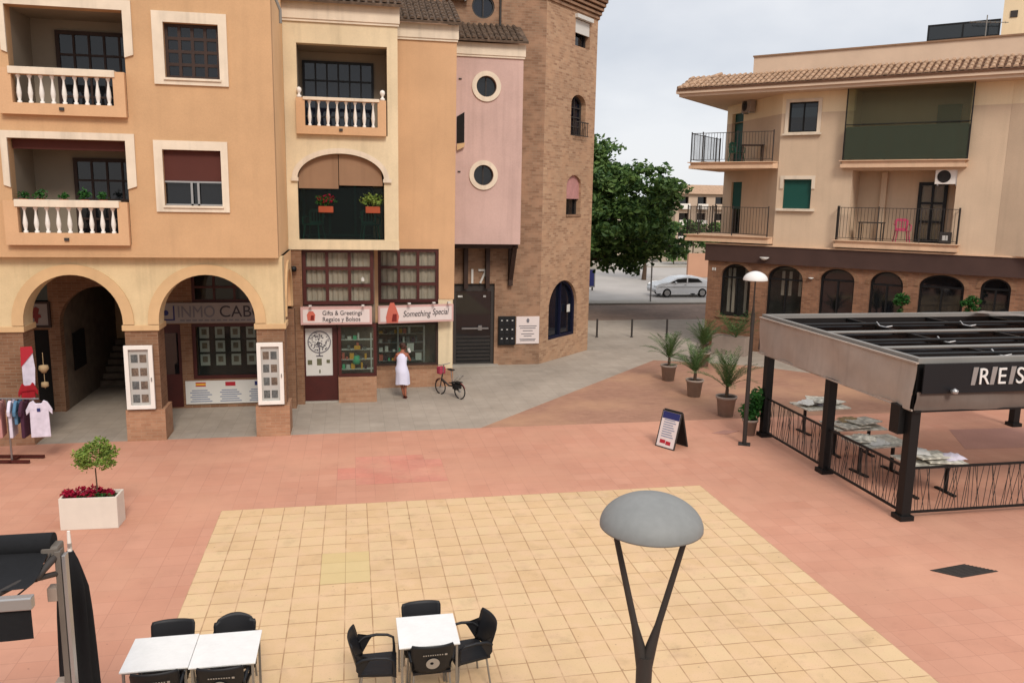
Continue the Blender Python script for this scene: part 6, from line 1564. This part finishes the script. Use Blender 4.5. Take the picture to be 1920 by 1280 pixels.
for sx, y in ((.12, .06), (.07, .12)):
    MB().box(sx-.04, sx+.04, y-.12, y+.12, 0, .022).build('sandal', 'wood', pe, .008)

# ------------------------------------------------------------------ street beyond: tree, car, blue container, lamp, houses
def big_tree(name, label, loc, cr, cc, seed, ncl, trunk_h, leafn=34, lsz=.32, crad=.75, group=None, tr_r=.28, material='leafdk', extra=None):
    t = thing(name, label, 'tree', loc, 0, group)
    rng = random.Random(seed)
    tk = MB().tube([(0, 0, 0), (.05, 0, trunk_h*.5), (0, .1, trunk_h), (.1, .1, cc[2]+cr[2]*.5)], [tr_r*1.25, tr_r, tr_r*.8, tr_r*.25], 12)
    cen = []
    while len(cen) < ncl:
        d = Vector((rng.gauss(0, 1), rng.gauss(0, 1), rng.gauss(0, 1))).normalized()
        r_ = rng.uniform(.25, 1)**.5
        rough = 1+.16*math.sin(d.x*5+seed)+.12*math.sin(d.z*7+d.y*4)
        cen.append(Vector((cc[0]+d.x*cr[0]*r_*rough, cc[1]+d.y*cr[1]*r_*rough, cc[2]+d.z*cr[2]*r_*rough)))
    if extra:
        for _ in range(extra[2]):
            d = Vector((rng.gauss(0, 1), rng.gauss(0, 1), rng.gauss(0, 1))).normalized()*rng.uniform(.2, 1)
            cen.append(Vector(tuple(extra[0][q]+d[q]*extra[1][q] for q in range(3))))
    for c in cen[:26]:
        b = Vector((0, 0, trunk_h*rng.uniform(.75, 1.3)))
        mid = b.lerp(c, .5)+Vector((0, 0, .3)); tk.tube([b, mid, c], [tr_r*.45, tr_r*.25, .03], 6)
    tk.build('trunk', 'bark', t)
    mb = MB()
    for c in cen:
        q = crad*rng.uniform(.6, 1.25)
        leaves(mb, clump_points(c, (q, q, q*.55), leafn, rng, .15), lsz, rng)
    mb.build('crown', material, t)
    return t
big_tree('broadleaf_tree', 'large dense dark green tree between the brick tower and the restaurant building', (11.6, 44.5, 0), (5.0, 4.4, 3.5), (1.0, 0, 5.4), 4, 520, 2.2, leafn=64, lsz=.30, crad=.80, extra=((1.6, 0, 7.6), (1.5, 1.5, 2.3), 70))
big_tree('street_tree', 'rounded tree standing behind the parked car, half hidden by the balconies', (23.0, 62, 0), (2.6, 2.4, 2.2), (0, 0, 4.2), 8, 70, 1.8, leafn=50, lsz=.34, group='trees across the road', tr_r=.16)
car = thing('parked_car', 'silver hatchback parked across the road, half hidden behind the restaurant corner', 'car', (21.5, 51.0, 0)); car.scale = (.95, .95, .93)
prof = [(-2.05, .30), (-2.12, .55), (-2.05, .80), (-1.75, .95), (-1.15, 1.02), (-.55, 1.34), (.25, 1.42), (1.15, 1.38), (1.75, 1.12), (2.02, .95), (2.08, .55), (2.0, .30)]
def carsec(pr_, yw, inset):
    return pr_
mb = MB(); n = len(prof); vs = []
for y, sc_ in ((-.86, .0), (-.80, .02), (.80, .02), (.86, 0)):
    for (x, z) in prof:
        top = max(0, (z-.95)/.47)
        vs.append((x, y*(1-.18*top), z+(.0 if abs(y) > .83 else .02)))
mb.add(vs, [(k*n+i, k*n+(i+1) % n, (k+1)*n+(i+1) % n, (k+1)*n+i) for k in range(3) for i in range(n)]+[tuple(range(n)), tuple(reversed(range(3*n, 4*n)))], False)
mb.build('body', 'carpaint', car, .03)
gl = MB().plate([(-1.02, 1.03), (-.52, 1.29), (.22, 1.35), (.95, 1.31), (1.30, 1.06)], [], -.845, -.80); gl.build('side_window', 'black', car)
MB().box(.12, .20, -.86, -.846, 1.03, 1.34).build('window_pillar', 'carpaint', car)
for x in (-1.3, 1.3):
    wv_ = MB(); wv_.plate(ringp(x, .31, .31, 24), [], -.88, -.68); q = wv_.build('wheel', 'rubber', car, .02); MB().plate(ringp(x, .31, .2, 16), [], -.90, -.881).build('rim', 'alu', q)
    MB().plate(ringp(x, .31, .31, 24), [], .68, .88).build('wheel', 'rubber', car, .02)
MB().box(-2.16, -1.85, -.80, -.5, .68, .80).box(-2.16, -1.85, .5, .80, .68, .80).build('headlight', 'glass', car, .02); MB().box(-2.17, -2.1, -.7, .7, .32, .5).build('bumper', 'alu', car, .02); MB().box(-.75, -.62, -.96, -.86, 1.0, 1.1).build('mirror', 'carpaint', car, .02)
MB().bar((-1.95, -.86, .72), (1.95, -.87, .72), .02).build('side_trim', 'iron', car); MB().box(-.05, .10, -.872, -.862, .85, .88).build('door_handle', 'iron', car)
bs = thing('blue_panel', 'dark blue notice panel on posts just right of the brick tower across the road', 'notice board', (16.0, 54.5, 0))
MB().box(-.9, .55, -.05, .05, .30, 1.45).build('panel', 'bluesign', bs); MB().plate(rect(-.95, .62, .22, 1.52), [rect(-.9, .55, .30, 1.45)], -.07, .07).build('frame', 'rail', bs)
MB().box(-.8, -.7, -.04, .04, 0, .22).box(.4, .5, -.04, .04, 0, .22).build('post', 'iron', bs)
MB().box(-.6, .2, -.06, -.051, .7, 1.15).build('inner_print', 'greencloth', bs)
sl = thing('street_lamp', 'pale slim street lamp standing at the kerb beside the parked car', 'street lamp', (18.0, 47.2, 0))
MB().tube([(0, 0, 0), (0, 0, 3.0)], .05, 10).build('pole', 'alu', sl); MB().box(-.10, .35, -.10, .10, 2.55, 2.70).box(.1, .35, -.12, .12, 2.9, 3.3).build('head', 'paper', sl, .03)
# low salmon wall and pale yard beyond the car
o = MB().box(27.6, 42, 64, 64.3, 0, 2.0).build('garden_wall', 'housefar2'); tag(o, 'salmon coloured boundary wall behind the parked car', 'wall')
o = MB().box(2, 23.5, 72, 72.3, 0, 2.0).build('boundary_wall', 'kerb'); tag(o, 'long pale boundary wall far across the road under the tree', 'wall')
rngb = random.Random(21)
def far_block(x, y, w_, d_, h, label, mt_, nf, seed):
    t = thing('apartment_block', label, 'building', (x, y, 0), 0, 'low apartment blocks far beyond the road')
    fh = h/nf; nx = max(3, int(w_/3.0)); holes = []
    rg = random.Random(seed)
    for f in range(nf):
        for i in range(nx):
            x0 = (i+.2)*w_/nx; holes.append(rect(x0, x0+w_/nx*.5, f*fh+.5, f*fh+fh*.82))
    MB().plate(rect(0, w_, 0, h), holes, 0, .3).build('front_wall', mt_, t)
    MB().box(0, .3, .301, d_, 0, h).box(w_-.3, w_, .301, d_, 0, h).box(.301, w_-.301, d_-.3, d_, 0, h).build('side_wall', mt_, t)
    for hh in holes:
        a, b = hh[0], hh[2]; q = MB().box(a[0]-.05, b[0]+.05, .6, .62, a[1]-.1, b[1]+.1).build('window', 'glassdk', t)
        MB().box(a[0]-.1, b[0]+.1, -.6, -.003, a[1]-.35, a[1]-.25).box(a[0]-.1, b[0]+.1, -.6, -.55, a[1]-.24, a[1]+.5).build('balcony', 'white' if rg.random() < .5 else mt_, t)
    mb = MB().add([(-.5, -.6, h), (w_+.5, -.6, h), (w_+.5, d_/2, h+1.5), (-.5, d_/2, h+1.5), (-.5, d_+.5, h), (w_+.5, d_+.5, h)], [(0, 1, 2, 3), (3, 2, 5, 4), (0, 3, 4), (1, 5, 2)])
    mb.build('roof', 'roofF', t)
    return t
far_block(50, 122, 12, 9, 7.6, 'left low cream apartment block with clay roof far between tree and balconies', 'housefar', 3, 1)
far_block(64, 128, 14, 9, 6.6, 'right low salmon apartment block far behind the lower corner balcony', 'housefar2', 3, 2)
far_block(30, 138, 15, 9, 8.0, 'pale apartment block far away, hidden behind the big tree', 'housefar', 3, 3)
far_block(8, 120, 15, 9, 7.5, 'far pale apartment block directly behind the brick tower', 'housefar', 2, 4)
hd = MB(); rng = random.Random(55)
for k in range(150):
    c = (rng.uniform(0, 16), rng.uniform(0, 1.4), rng.uniform(.5, 4.2)); leaves(hd, clump_points(c, (.6, .5, .5), 24, rng, .2), .42, rng)
hdt = thing('clipped_hedge', 'tall dark hedge seen through the lower corner balcony', 'hedge', (30.5, 76, 0))
hd.build('foliage', 'leafdk', hdt)
mb = MB()
for k in range(8): mb.tube([(1+k*2, .7, 0), (1+k*2, .7, 3)], .06, 6)
mb.build('stems', 'bark', hdt)
